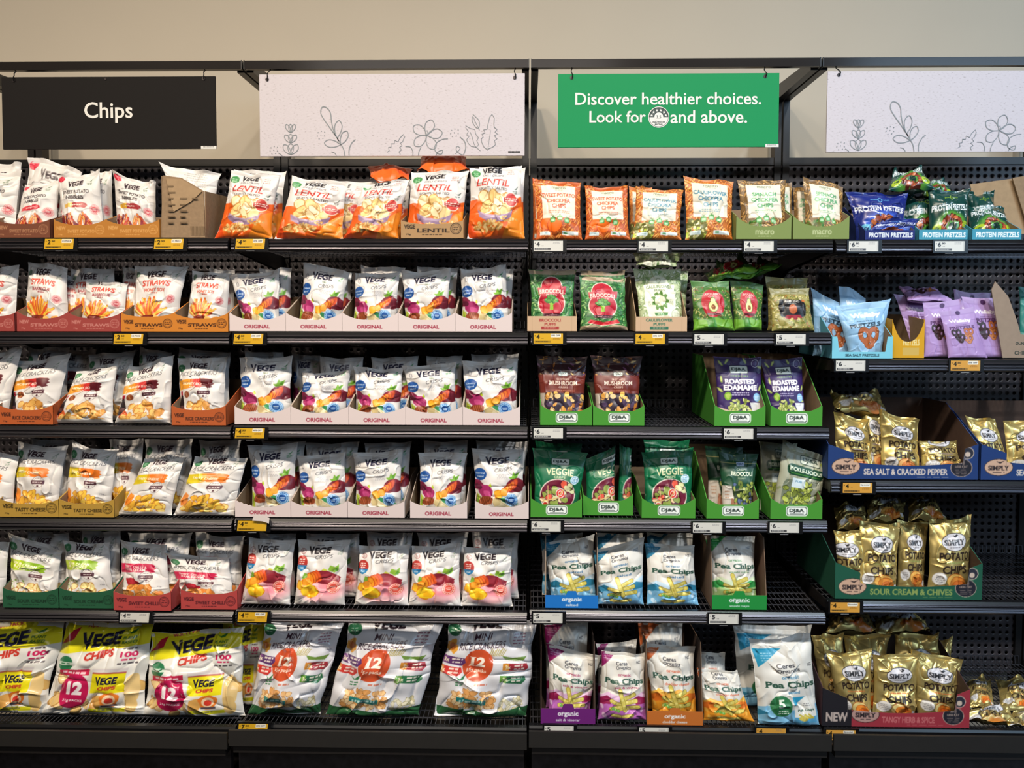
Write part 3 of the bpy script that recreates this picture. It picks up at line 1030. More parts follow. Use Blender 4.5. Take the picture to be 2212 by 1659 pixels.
def simply(c_strip, chipc):
    a = Art(136, 'd6be78', .72)
    a.ell(52, 42, 30, 17, '2e2c30').ell(52, 42, 28.6, 15.6, 'd3d0d4')
    a.text('SIMPLY', 52, 43, 48, 11, '2a2a2e', .03, 0, 0, 0, True).small(52, 52, 34, 1, 1, '6a686c', .9, 1.6)
    a.poly([(54, 34), (50, 29), (54, 31), (58, 28), (62, 30), (57, 34)], '2a2a2e')
    a.text('POTATO', 54, 68, 74, 15, '2c2018', .045)
    a.small(54, 79.5, 50, 1, 1, c_strip, .9, 2.6)
    a.text('CHIPS', 54, 92, 60, 15, '2c2018', .045)
    a.ell(20, 108, 15, 12, '8a7a60').ell(20, 108, 14, 11, 'd4d0cc').small(20, 103, 18, 4, 3.6, '7a7678', .8, 1.5)
    for k, (x, y, r, c) in enumerate(((60, 114, 24, chipc[0]), (66, 118, 21, chipc[1]), (70, 123, 18, chipc[2]), (74, 127, 15, chipc[1]))):
        a.ell(x, y, r + 1, r * .62, 'a2521e', 14).ell(x, y, r, r * .56, c, 14, .05)
    a.ell(92, 124, 6, 6, 'e0dcdc')
    return a


def simply_pepper(): return simply('6a5a7a', ['e8b06c', 'd98a50', 'c46a40'])
def simply_chives(): return simply('7a8a4a', ['e8b45c', 'd98c3c', 'c26a2c'])
def simply_tangy(): return simply('c0602c', ['d8c07c', 'e88a34', 'e06a24'])


def pea(corner, wave, mid, flav, fc, low):
    a = Art(138, 'dad6cd')
    a.poly([(0, 0), (46, 0), (0, 40)], corner).small(16, 14, 22, 3, 4, 'dfe6ea', .5, 1.3)
    a.text('Ceres', 46, 30, 26, 7.5, '34343c', .02, -2).text('Organics', 50, 38.5, 34, 7.5, '34343c', .02, -2)
    a.text('NZ', 84, 26, 9, 5, '4a4a50', .02)
    a.text('organic', 52, 51, 30, 6, fc, .02, 0, 0, 0, True)
    a.text('Pea Chips', 52, 63.5, 90, 13.5, '2c5142', .035, 0, 0, 0, True)
    a.text(flav, 58, 74, 12 + 3.2 * len(flav), 5, fc, .02)
    a.poly([(0, 92), (16, 84), (36, 90), (60, 82), (80, 88), (100, 80), (100, 138), (0, 138)], mid)
    a.poly([(0, 96), (14, 90), (28, 98), (22, 106), (0, 108)], wave).poly([(70, 96), (84, 90), (100, 94), (100, 106), (78, 106)], wave)
    a.poly([(0, 108), (30, 104), (70, 106), (100, 104), (100, 138), (0, 138)], low)
    a.scat(30, 2, 106, 98, 136, (2, 6), [low, mid, low], (.3, .7))
    def pod(x, y, l, t, w=7):
        dx, dy = math.cos(t) * l / 2, math.sin(t) * l / 2
        a.line([(x - dx, y - dy), (x + dx, y + dy)], w + 1.6, '8a7a28').line([(x - dx, y - dy), (x + dx, y + dy)], w, 'd6c660')
        for k in (-.3, 0, .3):
            a.ell(x + dx * k * 2, y + dy * k * 2 - .8, w * .32, w * .26, 'e8da84')
    pod(60, 92, 30, -.35); pod(58, 102, 40, -.15); pod(36, 104, 26, .35, 6); pod(60, 112, 46, -.05, 7); pod(34, 112, 22, -.2, 6); pod(48, 98, 38, 1.25, 8)
    for x, y in ((34, 116), (40, 118), (28, 114)):
        a.ell(x, y, 3.2, 3.2, '6fae4c').ell(x - .8, y - .8, 1.2, 1.2, 'b4d890')
    pod(36, 128, 16, .1, 5.5); pod(60, 128, 20, -.1, 5.5)
    return a


def pea_blue(): return pea('2c7a9c', '2c7a9c', 'c4dcec', 'salted', '3a6a94', '7ab4d8')
def pea_green(): return pea('2f9a48', '3a9a4c', 'd4e2c0', 'wasabi mayo', '5a8a5c', 'a8c884')
def pea_purple(): return pea('8a1c5c', '8e1c4c', 'e0b8d8', 'salt & vinegar', 'a03a5a', 'b868b4')
def pea_orange(): return pea('c4602c', 'dd7226', 'f0b44c', 'cheddar cheese', 'd0684a', 'e8962a')


def pea_multi():
    a = Art(148, 'dcdad3')
    a.rect(0, 0, 100, 8, 'f2f0ec').poly([(2, 16), (48, 16), (6, 48)], '2d93b8').small(22, 24, 22, 4, 4, 'd4ecf4', .6, 1.3)
    a.text('Ceres', 50, 45, 30, 7.5, '34343c', .02, -2).text('Organics', 54, 54, 40, 8, '34343c', .02, -2)
    a.text('NZ', 92, 47, 8, 5, '4a4a50', .02)
    a.text('organic', 56, 65, 30, 6, '3a7aa0', .02, 0, 0, 0, True)
    a.text('Pea Chips', 55, 78, 84, 13.5, '2c5142', .035, 0, 0, 0, True)
    a.text('salted', 60, 90, 20, 5, '3a7aa0', .02)
    a.poly([(0, 116), (20, 112), (50, 120), (100, 112), (100, 148), (0, 148)], '7fb8d8').poly([(0, 120), (16, 124), (0, 132)], '2c7a9c')
    a.ell(36, 112, 18, 18, '2e7448').text('5', 36, 107, 11, 14, 'eef4e4', .04).small(38, 120, 20, 2, 4, 'eef4e4', .9, 2)
    a.rect(58, 98, 96, 142, 'eeece4').poly([(56, 98), (78, 98), (58, 112)], '2d93b8').text('Pea Chips', 78, 121, 30, 5, '2c5142', .03, 0, 0, 0, True).small(80, 110, 14, 2, 3, '55555c', .8, 1.2)
    a.rect(58, 132, 96, 142, '5aa4cc')
    for k in range(5):
        a.line([(66 + k * 4, 128 + k % 2 * 4), (78 + k * 3, 134)], 3, 'c8ba50')
    a.ell(72, 134, 8, 4, 'd6c660')
    return a


def vege_multi():
    a = Art(112, 'e2e0da')
    a.poly([(0, 0), (100, 0), (100, 26), (70, 30), (0, 40)], 'e8de22')
    a.text('MULTI PACK', 44, 4, 34, 5, 'b8304a', .03, -6)
    a.poly([(0, 30), (12, 12), (20, 8), (16, 22)], 'c02038')
    a.text('V', 32, 23, 13, 20, NAVY, .05, -8).text('EGE', 54, 20, 32, 16, NAVY, .05, -10, .2)
    a.text('CHIPS', 50, 38, 32, 9, 'c83c30', .05, -12, .2)
    a.poly([(78, 14), (72, 9), (77, 12), (84, 8), (82, 13)], '3c7a30').text('PLANT', 79, 18, 14, 3.4, '3c6a30', .03).text('BASED', 79, 23, 14, 3.4, '3c6a30', .03)
    a.small(82, 31, 16, 1, 1, '4a4248', .9, 1.8).text('100', 82, 37, 17, 6.4, 'c8285c', .04).small(82, 43, 15, 1, 1, 'c8285c', .9, 2).small(82, 47.5, 20, 1, 1, '4a4248', .9, 1.8)
    a.ell(14, 50, 9, 9, '2f7a50').rect(5, 48, 23, 52, 'd4e4d4').small(14, 50, 14, 1, 1, '2f7a50', 1, 1.6)
    a.chips(16, 10, 66, 96, 108, 11, ['e6c27c', 'f0d298', 'dcb064'], 'b8884a', (.45, .7))
    a.ell(90, 78, 7, 18, 'e8c888', 0, .08).ell(88, 96, 7, 12, 'e0bc78', 0, .08)
    a.poly([(8, 58), (44, 55), (44, 62), (8, 65)], 'c8284e').small(26, 60, 30, 1, 1, 'f4dce0', .9, 2.4)
    a.ell(30, 82, 17, 21, 'c01c54').text('12', 30, 78, 18, 16, 'f8eef0', .06).text('21g PACKS', 30, 93, 22, 3.6, 'f8eef0', .03)
    a.rect(48, 52, 84, 106, 'dcd8d0').rect(49, 58, 83, 82, 'ecdf1c').rect(48, 53, 84, 56, 'cfc8c8').rect(49, 57, 83, 59, 'a8384a', .7)
    vege(a, 65, 67, 22, 9, NAVY, -2)
    a.text('CHIPS', 66, 76, 18, 4.4, 'c83c30', .05, -4, .2)
    a.ell(60, 91, 10, 6, 'd8a458', -10, .1).ell(70, 90, 9, 9, 'e07a2c', 0, .15).ell(70, 90, 6, 6, 'f2d0a8').ell(70, 91, 3.6, 3.6, 'cf3a2a').rect(63, 96, 77, 98.5, '5a5058')
    a.poly([(50, 94), (62, 96), (60, 102), (50, 102)], 'cf9a50').rect(49, 101, 84, 106, 'c8c41c').small(64, 103, 24, 1, 1, '6c6a4c', .8, 1.8)
    return a


def mini_multi():
    a = Art(110, 'd9d8dc')
    a.text('V', 31, 6, 9, 13, '241820', .05).text('EGE', 49, 5, 25, 10, '241820', .05, 0, .1)
    a.text('MINI', 42, 18, 19, 7, '3c2030', .01, -2, .2).text('RICE CRACKERS', 42, 27.5, 52, 7.5, '3c2030', .005, -5, .25)
    a.small(83, 15, 15, 4, 3.4, '8a4a5c', .8, 1.3)
    a.poly([(66, 38), (78, 41), (94, 40), (90, 45), (70, 43)], '6a8a3c')
    for k in range(9):
        a.line([(52 + k * 1.8, 38), (54 + k * 2, 30 + (k % 3))], 1.2, 'b4a878')
    a.ell(40, 49, 17, 18, 'c8502c').text('12', 39, 45.5, 18, 11, 'f6ecdc', .05, 0, 0, 0, True).text('15g packs', 39, 56, 22, 4.6, 'f6ecdc', .02, 0, 0, 0, True)
    def ban(x, y, c1, c2, t, fl=0):
        a.poly([(x - 14, y - 4), (x + 12, y - 2), (x + 14, y + 3), (x + 10, y + 7), (x - 14, y + 4)], c1).poly([(x - 14, y - 4), (x - 7, y - 3), (x - 7, y + 5), (x - 14, y + 4)], c2)
        a.text('3x', x - 8, y + .8, 6, 4.6, 'f2e8c8', .03).small(x + 4, y - .5, 14, 2, 3.6, 'f2e8dc', .9, 1.8)
    ban(82, 50, 'a0303a', 'd08a34', '')
    ban(80, 64, '2f6c48', '6a9a44', '')
    ban(12, 44, '5a3468', '7a4a80', '')
    ban(10, 55, 'c83a34', 'd88a3c', '')
    a.poly([(22, 66), (18, 62), (23, 65), (28, 60), (27, 66)], '3a7a4c').small(23, 69, 10, 2, 2.8, '3a7a4c', .9, 1.6)
    a.small(46, 70, 16, 1, 1, 'c86a50', .8, 1.8)
    a.ell(7, 30, 7, 7, 'e0a040', 0, .3).ell(7, 30, 4, 4, 'c8702c').ell(8, 12, 8, 7, '2f6c48').small(8, 11, 10, 2, 3, 'c4dcc8', .8, 1.2)
    a.chips(70, 14, 76, 62, 98, 4.6, ['eec690', 'e2b074', 'f4d8a8', 'd89c5c'], 'a8743c', (.5, .8), inE(38, 90, 27, 13))
    a.chips(20, 70, 88, 94, 100, 4, ['e4dcc0', 'd0c49c', 'f0e8cc'], '9a9468', (.4, .7))
    a.poly([(22, 84), (54, 88), (54, 93.5), (22, 89.5)], '2a7c78').small(38, 88.7, 28, 1, 1, 'c4e8e0', .9, 2.6)
    a.poly([(0, 98), (30, 100), (60, 103), (100, 97), (100, 110), (0, 110)], '2c5c38')
    return a


def plain_white():
    a = Art(126, 'dcdad8')
    a.small(62, 30, 50, 6, 4, '8a8884', .5).rect(20, 60, 40, 76, '9a9894', .5)
    return a


# cartons ------------------------------------------------------------
def c_original():
    a = Art(38, 'd8c9c7')
    a.text('ORIGINAL', 49, 30, 46, 7, '9a2f44', .03)
    return a


def c_vege(bg, t1, ink, t0='VEGE', h=38):
    def f():
        a = Art(h, bg)
        a.text(t0, 14, h - 18, 18, 7, ink, .04, 0, 0) if t0 else None
        a.text(t1, 52, h - 12, 52, 6.5, ink, .03)
        a.small(50, h - 5.5, 34, 1, 1, ink, .8, 1.6).text('75g', 12, h - 5.5, 8, 3, ink, .03)
        a.ring(88, h - 15, 9, 1.2, ink, .9).ring(88, h - 15, 6.6, .8, ink, .7).small(88, h - 17, 10, 2, 3.4, ink, .9, 1.7)
        return a
    return f


c_nibble_brown = c_vege('70402c', 'SWEET POTATO', 'a87858', 'NEW')
c_nibble_tan = c_vege('b0742e', 'SWEET POTATO', 'cf9a58', 'NEW')
c_straws_red = c_vege('98403c', 'STRAWS', 'c07c74', 'NEW')
c_straws_tan = c_vege('c87c2c', 'STRAWS', '35180c')
c_rust = c_vege('b2582c', 'RICE CRACKERS', '3a1c14')
c_mustard = c_vege('b08c3c', 'TASTY CHEESE', '35280f')
c_green = c_vege('24573c', 'SOUR CREAM', '123020')
c_red = c_vege('b04442', 'SWEET CHILLI', '4a1820')
c_lentil = c_vege('a8855c', 'LENTIL', '2c2018', 'VEGE', 28)


def c_macro():
    a = Art(46, '7a8a4c')
    a.text('macro', 52, 34, 34, 8, 'b8c090', .02).small(52, 41, 26, 1, 1, 'b8c090', .7, 1.4)
    return a


def c_prot(bg):
    def f():
        a = Art(17, bg)
        a.text('PROTEIN PRETZELS', 52, 9, 88, 9, 'eef2f4', .035)
        return a
    return f


c_prot_blue = c_prot('1c2a6c')
c_prot_green = c_prot('3f90a8')


def c_puffs(t, ink, ex=''):
    def f():
        a = Art(32, 'c8a888')
        a.text(t, 46, 10, 52 if t == 'CAULIFLOWER' else 44, 6, ink, .03, 0, 0, 0, True).text('PUFFS', 46, 18, 24, 5.4, ink, .03, 0, 0, 0, True)
        a.rr(28, 23, 64, 28.5, 1, ink).small(46, 25.8, 30, 1, 1, 'd8b89c', .8, 2)
        a.line([(10, 0), (10, 32)], .5, 'b09070').line([(90, 0), (90, 32)], .5, 'b09070')
        return a
    return f


c_broccoli = c_puffs('BROCCOLI', 'a03434')
c_cauli = c_puffs('CAULIFLOWER', '2f6a54')


def c_wallaby():
    a = Art(36, '7ac4d8')
    a.text('SEA SALT PRETZELS', 50, 31, 56, 4.4, '1d3c48', .03)
    return a


def c_dja():
    a = Art(36, '459030')
    a.rr(30, 13, 72, 31, 5, 'f0f4ee').rr(31.4, 14.4, 70.6, 29.6, 4.4, '2c4a34').rr(32.6, 15.6, 69.4, 28.4, 4, 'f0f4ee')
    a.text('DJ&A', 51, 21.6, 29, 8, '2c3a34', .04, 0, 0, 0, True).line([(38, 27), (64, 27)], 1, '2c3a34')
    return a


def c_ceres(bg, t):
    def f():
        a = Art(27, bg)
        a.text('organic', 50, 14, 38, 8, 'eef0f4', .03, 0, 0, 0, True)
        a.text(t, 50, 22, 8 + 2.6 * len(t), 4, 'dfe4ec', .02)
        return a
    return f


c_ceres_blue = c_ceres('1b72c4', 'salted')
c_ceres_green = c_ceres('1f8a3c', 'wasabi mayo')
c_ceres_purple = c_ceres('6a2072', 'salt & vinegar')
c_ceres_orange = c_ceres('c06c2c', 'cheddar cheese')


def c_simply(bg, t, ink, lg='c8a48c', new=False):
    def f():
        a = Art(30, bg)
        if new:
            a.rect(0, 0, 20, 30, '1e1c22').text('NEW', 10, 23.5, 15, 6.5, 'b8a8a0', .045)
        ox = 12 if new else 0
        a.ell(12 + ox * 1.45, 21.5, 9.6, 5.8, '3a2a28').ell(12 + ox * 1.45, 21.5, 9.2, 5.4, lg)
        a.text('SIMPLY', 12 + ox * 1.45, 22, 14, 3.4, '241c20', .03, 0, 0, 0, True).small(12 + ox * 1.45, 25, 9, 1, 1, '241c20', .8, .7)
        a.poly([(13 + ox * 1.45, 19), (10 + ox * 1.45, 17.4), (13 + ox * 1.45, 18), (16 + ox * 1.45, 17)], '241c20')
        a.text(t, 52 + ox * .55, 25, 56 if not new else 36, 4.3, ink, .035)
        a.small(70, 28.4, 26, 1, 1, ink, .5, .5)
        a.ell(93, 12, 4.2, 4.2, 'c8b4a4').ell(93, 12, 3.7, 3.7, '2a2c38').ell(93, 13, 1.8, 1.8, 'c8b4a4')
        a.ell(89, 22, 7.2, 6.2, 'b8a090').ell(89, 22, 6.8, 5.8, '20202a').text('25%', 89, 18.6, 4.6, 1.9, 'b8a090', .03).text('LESS FAT', 89, 21.2, 8.4, 1.5, 'b8a090', .03).small(89, 23.4, 9, 3, 1.3, 'b8a090', .6, .5)
        return a
    return f


c_pepper = c_simply('1d386e', 'SEA SALT & CRACKED PEPPER', 'd8c8bc')
c_chives = c_simply('1c5440', 'SOUR CREAM & CHIVES', '8a9a54')
c_tangy = c_simply('98303c', 'TANGY HERB & SPICE', 'c06a6c', 'b08c84', True)


def c_yellow():
    a = Art(60, 'd09a1c')
    a.text('PRETZELS', 60, 36, 50, 10, 'e8d8a0', .03).rect(34, 44, 84, 56, 'c8b070', .7)
    return a


def c_plain_kraft():
    a = Art(60, 'a08868')
    return a



_AC = {}


def get_art(name):
    if name not in _AC:
        _AC[name] = globals()[name]()
    return _AC[name]


# draw every design once before the scene fills up
for _n in ('crisps_original crisps_red rice_soy rice_cheese rice_sour rice_chilli straws_bbq straws_soy nibbles_red nibbles_yellow lentil chick_sweet chick_cauli chick_spin '
           'protein_blue protein_green broccoli_puffs cauli_puffs avocado almond wallaby_blue wallaby_purple mushroom edamame veggie crispy_broccoli pickle simply_pepper simply_chives '
           'simply_tangy pea_blue pea_green pea_purple pea_orange pea_multi vege_multi mini_multi c_original c_dja').split():
    get_art(_n)
for _c in '$0123456789/% PRICEOFSpecial':
    for _b in (.02, .03, .04):
        glyph(_c, _b, False)
# ------------------------------------------------------------------ the room
ZT = CAMZ + 2.2
mb = MB()
mb.box((-5, YB + 0.10, 0), (6, YB + 0.22, 3.9))
wall = mb.build('wall_back', solid('painted_wall', hx('c2b7a5'), 0.85, 0, 0.015, 3), None, (0, YB + .1, 0))
tag(wall, kind='structure')
mb = MB()
mb.box((-5, -3, -0.06), (6, YB + 0.10, 0))
fl = mb.build('floor', solid('dark_tiles', hx('2a2626'), 0.35, 0, 0.5, 25), None, (0, 0, 0))
tag(fl, kind='structure')

# ------------------------------------------------------------------ gondola frame
def panel_material():
    mt, n, L, b = nt('perforated_steel')
    tc = n.new('ShaderNodeTexCoord')
    sx = n.new('ShaderNodeSeparateXYZ')
    L.new(tc.outputs['Object'], sx.inputs[0])
    def mth(op, a, b2=None):
        q = n.new('ShaderNodeMath')
        q.operation = op
        for i, v in enumerate((a, b2)):
            if v is None: continue
            if isinstance(v, (int, float)): q.inputs[i].default_value = v
            else: L.new(v, q.inputs[i])
        return q.outputs[0]
    def cell(o):
        return mth('SUBTRACT', mth('FRACT', mth('ADD', mth('DIVIDE', o, 0.025), 400.5)), 0.5)
    d = mth('SQRT', mth('ADD', mth('POWER', cell(sx.outputs['X']), 2.0), mth('POWER', cell(sx.outputs['Z']), 2.0)))
    r = n.new('ShaderNodeValToRGB')
    r.color_ramp.elements[0].position = 0.215
    r.color_ramp.elements[1].position = 0.25
    r.color_ramp.elements[0].color = (0, 0, 0, 1)
    r.color_ramp.elements[1].color = (1, 1, 1, 1)
    L.new(d, r.inputs[0])
    b.inputs['Base Color'].default_value = (*[srgb2lin(c) for c in hx('443f42')], 1)
    b.inputs['Roughness'].default_value = 0.45
    bp = n.new('ShaderNodeBump')
    bp.inputs['Strength'].default_value = 0.6
    bp.inputs['Distance'].default_value = 0.004
    r2 = n.new('ShaderNodeValToRGB')
    r2.color_ramp.elements[0].position = 0.2
    r2.color_ramp.elements[1].position = 0.36
    L.new(d, r2.inputs[0])
    L.new(r2.outputs[0], bp.inputs['Height'])
    L.new(bp.outputs[0], b.inputs['Normal'])
    tr = n.new('ShaderNodeBsdfTransparent')
    mx = n.new('ShaderNodeMixShader')
    L.new(r.outputs[0], mx.inputs[0])
    L.new(tr.outputs[0], mx.inputs[1])
    L.new(b.outputs[0], mx.inputs[2])
    L.new(mx.outputs[0], n['Material Output'].inputs['Surface'])
    return mt


PERF = panel_material()
zp_top = px(1149, 358, YB)[2]
zb_top = px(1149, 343, YB)[2]
BAYW = ['left', 'left middle', 'right middle', 'right']
bays = list('ZABCDE')
BN = ['cut-off far left', 'leftmost', 'second', 'third', 'rightmost', 'cut-off far right']
for i, b in enumerate(bays):
    x0, x1 = BAYX[b]
    w = empty('back_panel', ((x0 + x1) / 2, YB, 1.0))
    tag(w, 'dark perforated steel back panel of the ' + BN[i] + ' shelving bay', 'back panel', 'perforated back panels')
    mb = MB()
    mb.box((x0 + .002, YB, .25), (x1 - .002, YB + .0015, zp_top))
    mb.build('perforated_sheet', PERF, w)
    mb = MB()
    mb.box((x0 + .002, YB - .006, zp_top), (x1 - .002, YB + .03, zb_top))
    mb.build('top_beam', BLACK, w)
    mb = MB()
    mb.box((x0 + .002, YB + .055, .25), (x1 - .002, YB + .06, zb_top - .01))
    mb.build('dark_backing', solid('hole_dark', hx('0c0c0e'), .8), w)  # black sheet added so the holes in front of it look dark
    # seam between the stacked sheets
zh1, zh0 = px(1149, 131, YH)[2], px(1149, 149, YH)[2]
zarm = px(1149, 205, YB)[2]
for j, x in enumerate(JX):
    w = empty('upright_post', (x, YB, 0))
    tag(w, 'black twin upright post with support arm, ' + ['behind the black aisle sign', 'behind the left floral sign', 'between the left floral and green signs', 'right of the green sign', 'at the right edge of the photo'][j], 'post', 'upright posts')
    for s in (-1, 1):
        mb = MB()
        a, c = (x - .026, x - .0035) if s < 0 else (x + .0035, x + .026)
        mb.box((a, YB - .012, 0), (c, YB + .03, zarm + .02))
        mb.build('post', BLACK, w)
        mb = MB()
        mb.prism([(YB - .012, zarm - .028), (YB + .03, zarm - .028), (YB + .03, zarm + .022), (YB - .012, zarm + .022), (YH + .01, zh0 + .028), (YH + .01, zh0 - .004)], 0, a, c)
        mb.build('support_arm', BLACK, w)
for i, b in enumerate(bays[1:5]):
    x0, x1 = BAYX[b]
    w = empty('header_rail', ((x0 + x1) / 2, YH, zh0))
    tag(w, 'long black header rail above the ' + ['black aisle sign', 'left floral sign', 'green sign', 'right floral sign'][i], 'rail', 'header rails')
    mb = MB()
    mb.box((x0 + .003, YH - .012, zh0), (x1 - .003, YH + .004, zh1))
    mb.build('rail_bar', solid('rail_steel', hx('2a2624'), .16, .3), w)
    mb = MB()
    for q in (x0 + .0025, x1 - .0055):
        mb.box((q, YH - .014, zh0 - .001), (q + .003, YH + .005, zh1 + .001))
    mb.build('end_cap', BLACK2, w)

# ------------------------------------------------------------------ shelves
def rail_profile(zt):
    """price rail cross-section (y, z): black nose on top, ribbed face below"""
    y = YS
    return y, zt


def make_shelf(b, r):
    x0, x1 = BAYX[b][0] + .004, BAYX[b][1] - .004
    last = (r == len(ROWY[b]) - 1)
    Z0 = SZ[b, r]
    w = empty('wire_shelf', ((x0 + x1) / 2, YS, Z0))
    nm = ORD[r] if not last else 'bottom'
    tag(w, f'black wire {nm} shelf of the {BN[bays.index(b)]} bay with a grey price rail', 'shelf', 'wire shelves')
    T = TILT[b, r]
    Y1 = YB - .02
    zs = lambda Y: Z0 + (Y - YS) * T
    mb = MB()
    n = 62
    for k in range(n):
        x = x0 + .012 + (x1 - x0 - .024) * k / (n - 1)
        mb.bar((x, YS + .004, zs(YS) - .0018), (x, Y1, zs(Y1) - .0018), .0013, 4)
    for k in range(11):
        Y = YS + .012 + (Y1 - YS - .012) * k / 10
        mb.bar((x0 + .004, Y, zs(Y) - .005), (x1 - .004, Y, zs(Y) - .005), .0022, 4)
    mb.build('wire_deck', WIRE, w)
    mb = MB()
    n = 62
    for k in range(n):
        x = x0 + .012 + (x1 - x0 - .024) * k / (n - 1)
        mb.bar((x, Y1, zs(Y1)), (x, Y1 + .004, zs(Y1) + .026), .0012, 4)
    mb.bar((x0 + .012, Y1 + .004, zs(Y1) + .026), (x1 - .012, Y1 + .004, zs(Y1) + .026), .0016, 4)
    mb.build('rear_fence', WIRE, w)
    for x in (x0 + .002, x1 - .006):
        mb = MB()
        mb.prism([(YS + .004, zs(YS) - .006), (Y1, zs(Y1) - .006), (YB - .004, zs(YB) - .012), (YB - .004, zs(YB) - .085), (Y1 - .06, zs(Y1) - .06), (YS + .03, zs(YS) - .034), (YS + .004, zs(YS) - .028)], 0, x, x + .004)
        mb.build('bracket', BLACK, w)
    # price rail
    zt = Z0 - .001
    if not last:
        mb = MB()
        mb.prism([(YS - .004, zt - .001), (YS + .012, zt + .001), (YS + .012, zt - .038), (YS - .004, zt - .038), (YS - .010, zt - .0085)], 0, x0, x1)
        mb.build('shelf_nose', BLACK2, w)
        mb = MB()
        pts = []
        for k in range(19):
            z = zt - .0085 - .0275 * k / 18
            y = YS - .0115 + .0016 * math.cos(k / 18 * math.pi * 2 * 3) - .002 * math.sin(k / 18 * math.pi)
            pts.append((y, z))
        pts += [(YS - .004, zt - .036), (YS - .004, zt - .0085)]
        mb.prism(pts, 0, x0 + .001, x1 - .001)
        mb.build('price_rail', RAILM, w)
    else:
        mb = MB()
        mb.prism([(YS - .002, zt - .001), (YS + .012, zt + .001), (YS + .012, zt - .05), (YS - .004, zt - .05), (YS - .006, zt - .008)], 0, x0, x1)
        mb.build('shelf_nose', BLACK2, w)
    return w


for b in bays:
    for r in range(len(ROWY[b])):
        make_shelf(b, r)

# base units
for i, b in list(enumerate(bays))[1:5]:
    x0, x1 = BAYX[b]
    ytop = {'Z': 1579, 'A': 1581, 'B': 1582, 'C': 1585, 'D': 1592}[b]
    z1 = px(MIDPX[b], ytop, YK)[2]
    z0 = px(MIDPX[b], ytop + 34, YK)[2]
    w = empty('base_unit', ((x0 + x1) / 2, YK, 0))
    tag(w, 'black steel plinth front under the ' + BN[i] + ' shelving bay', 'plinth', 'plinth fronts')
    mb = MB()
    mb.box((x0 + .003, YK, z0), (x1 - .003, YK + .010, z1))
    mb.build('front_panel', solid('plinth_steel', hx('201e1c'), .55, 0, .06, 30), w)
    mb = MB()
    mb.box((x0 + .012, YK + .012, z0 - .026), (x1 - .012, YS - .014, z0 - .0005))
    mb.build('lower_lip', BLACK, w)
    mb = MB()
    mb.box((x0 + .012, YK + .055, 0.0), (x1 - .012, YK + .075, z0 - .027))
    mb.build('kick_plate', solid('kick_steel', hx('242022'), .3, 0, .6, 40), w)

# ------------------------------------------------------------------ hanging signs
def text_mesh(body, size_w, cx, cz, y, name, mat, parent, bold=0.0, ht=None):
    co, ti = text_tris(body, bold)
    x0, x1, y0, y1 = co[:, 0].min(), co[:, 0].max(), co[:, 1].min(), co[:, 1].max()
    s = size_w / (x1 - x0)
    sy = s if ht is None else ht / (y1 - y0)
    V = np.stack([(co[:, 0] - (x0 + x1) / 2) * s + cx, np.full(len(co), y), (co[:, 1] - (y0 + y1) / 2) * sy + cz], 1)
    return V, ti


def join_flat(parts, name, mats, parent):
    V, F, M = [], [], []
    k = 0
    for v, f, m in parts:
        V.append(v)
        F += [[i + k for i in q] for q in f]
        M += [m] * len(f)
        k += len(v)
    me = mesh_np(name, np.concatenate(V), F, mats, None, False, M)
    return link(name, me, parent)


def ribbon(pts, w, y, closed=False):
    p = np.array(pts, float)
    if closed:
        p = np.vstack([p, p[:1]])
    d = np.gradient(p, axis=0)
    d /= np.maximum(np.linalg.norm(d, axis=1, keepdims=True), 1e-9)
    nrm = np.stack([-d[:, 1], d[:, 0]], 1) * w / 2
    a, b2 = p + nrm, p - nrm
    V = np.zeros((len(p) * 2, 3))
    V[0::2, 0], V[0::2, 2] = a[:, 0], a[:, 1]
    V[1::2, 0], V[1::2, 2] = b2[:, 0], b2[:, 1]
    V[:, 1] = y
    F = [[2 * i, 2 * i + 1, 2 * i + 3, 2 * i + 2] for i in range(len(p) - 1)]
    return V, F


def sign(px0, py0, px1, py1, Y, name, label, board, holes, edge=None):
    p0, p1 = px(px0, py0, Y), px(px1, py1, Y)
    x0, x1, z0, z1 = p0[0], p1[0], p1[2], p0[2]
    w = empty(name, ((x0 + x1) / 2, Y, z1))
    tag(w, label, 'sign')
    mb = MB()
    mb.box((x0, Y, z0), (x1, Y + .005, z1))
    mb.build('board', board, w)
    for hx_, hy in holes:
        h = px(hx_, hy, Y)
        mb = MB()
        mb.disc((h[0], 0, h[2]), .0055, Y - .0012, Y - .0002, 16)
        mb.build('eyelet', solid('eyelet_metal', hx('4a4444'), .3, .8), w)
        mb = MB()
        zt = zh0
        yr = YH
        mb.path([(h[0] + .001, Y - .004, h[2] - .003), (h[0] + .003, Y - .007, h[2] + .006), (h[0], Y + .002, h[2] + .016), (h[0] - .002, (Y + yr) / 2, (h[2] + zt) / 2 + .008), (h[0] + .002, yr, zt + .001)], .0016, 6)
        mb.build('hook', BLACK2, w)
    return w, (x0, x1, z0, z1)


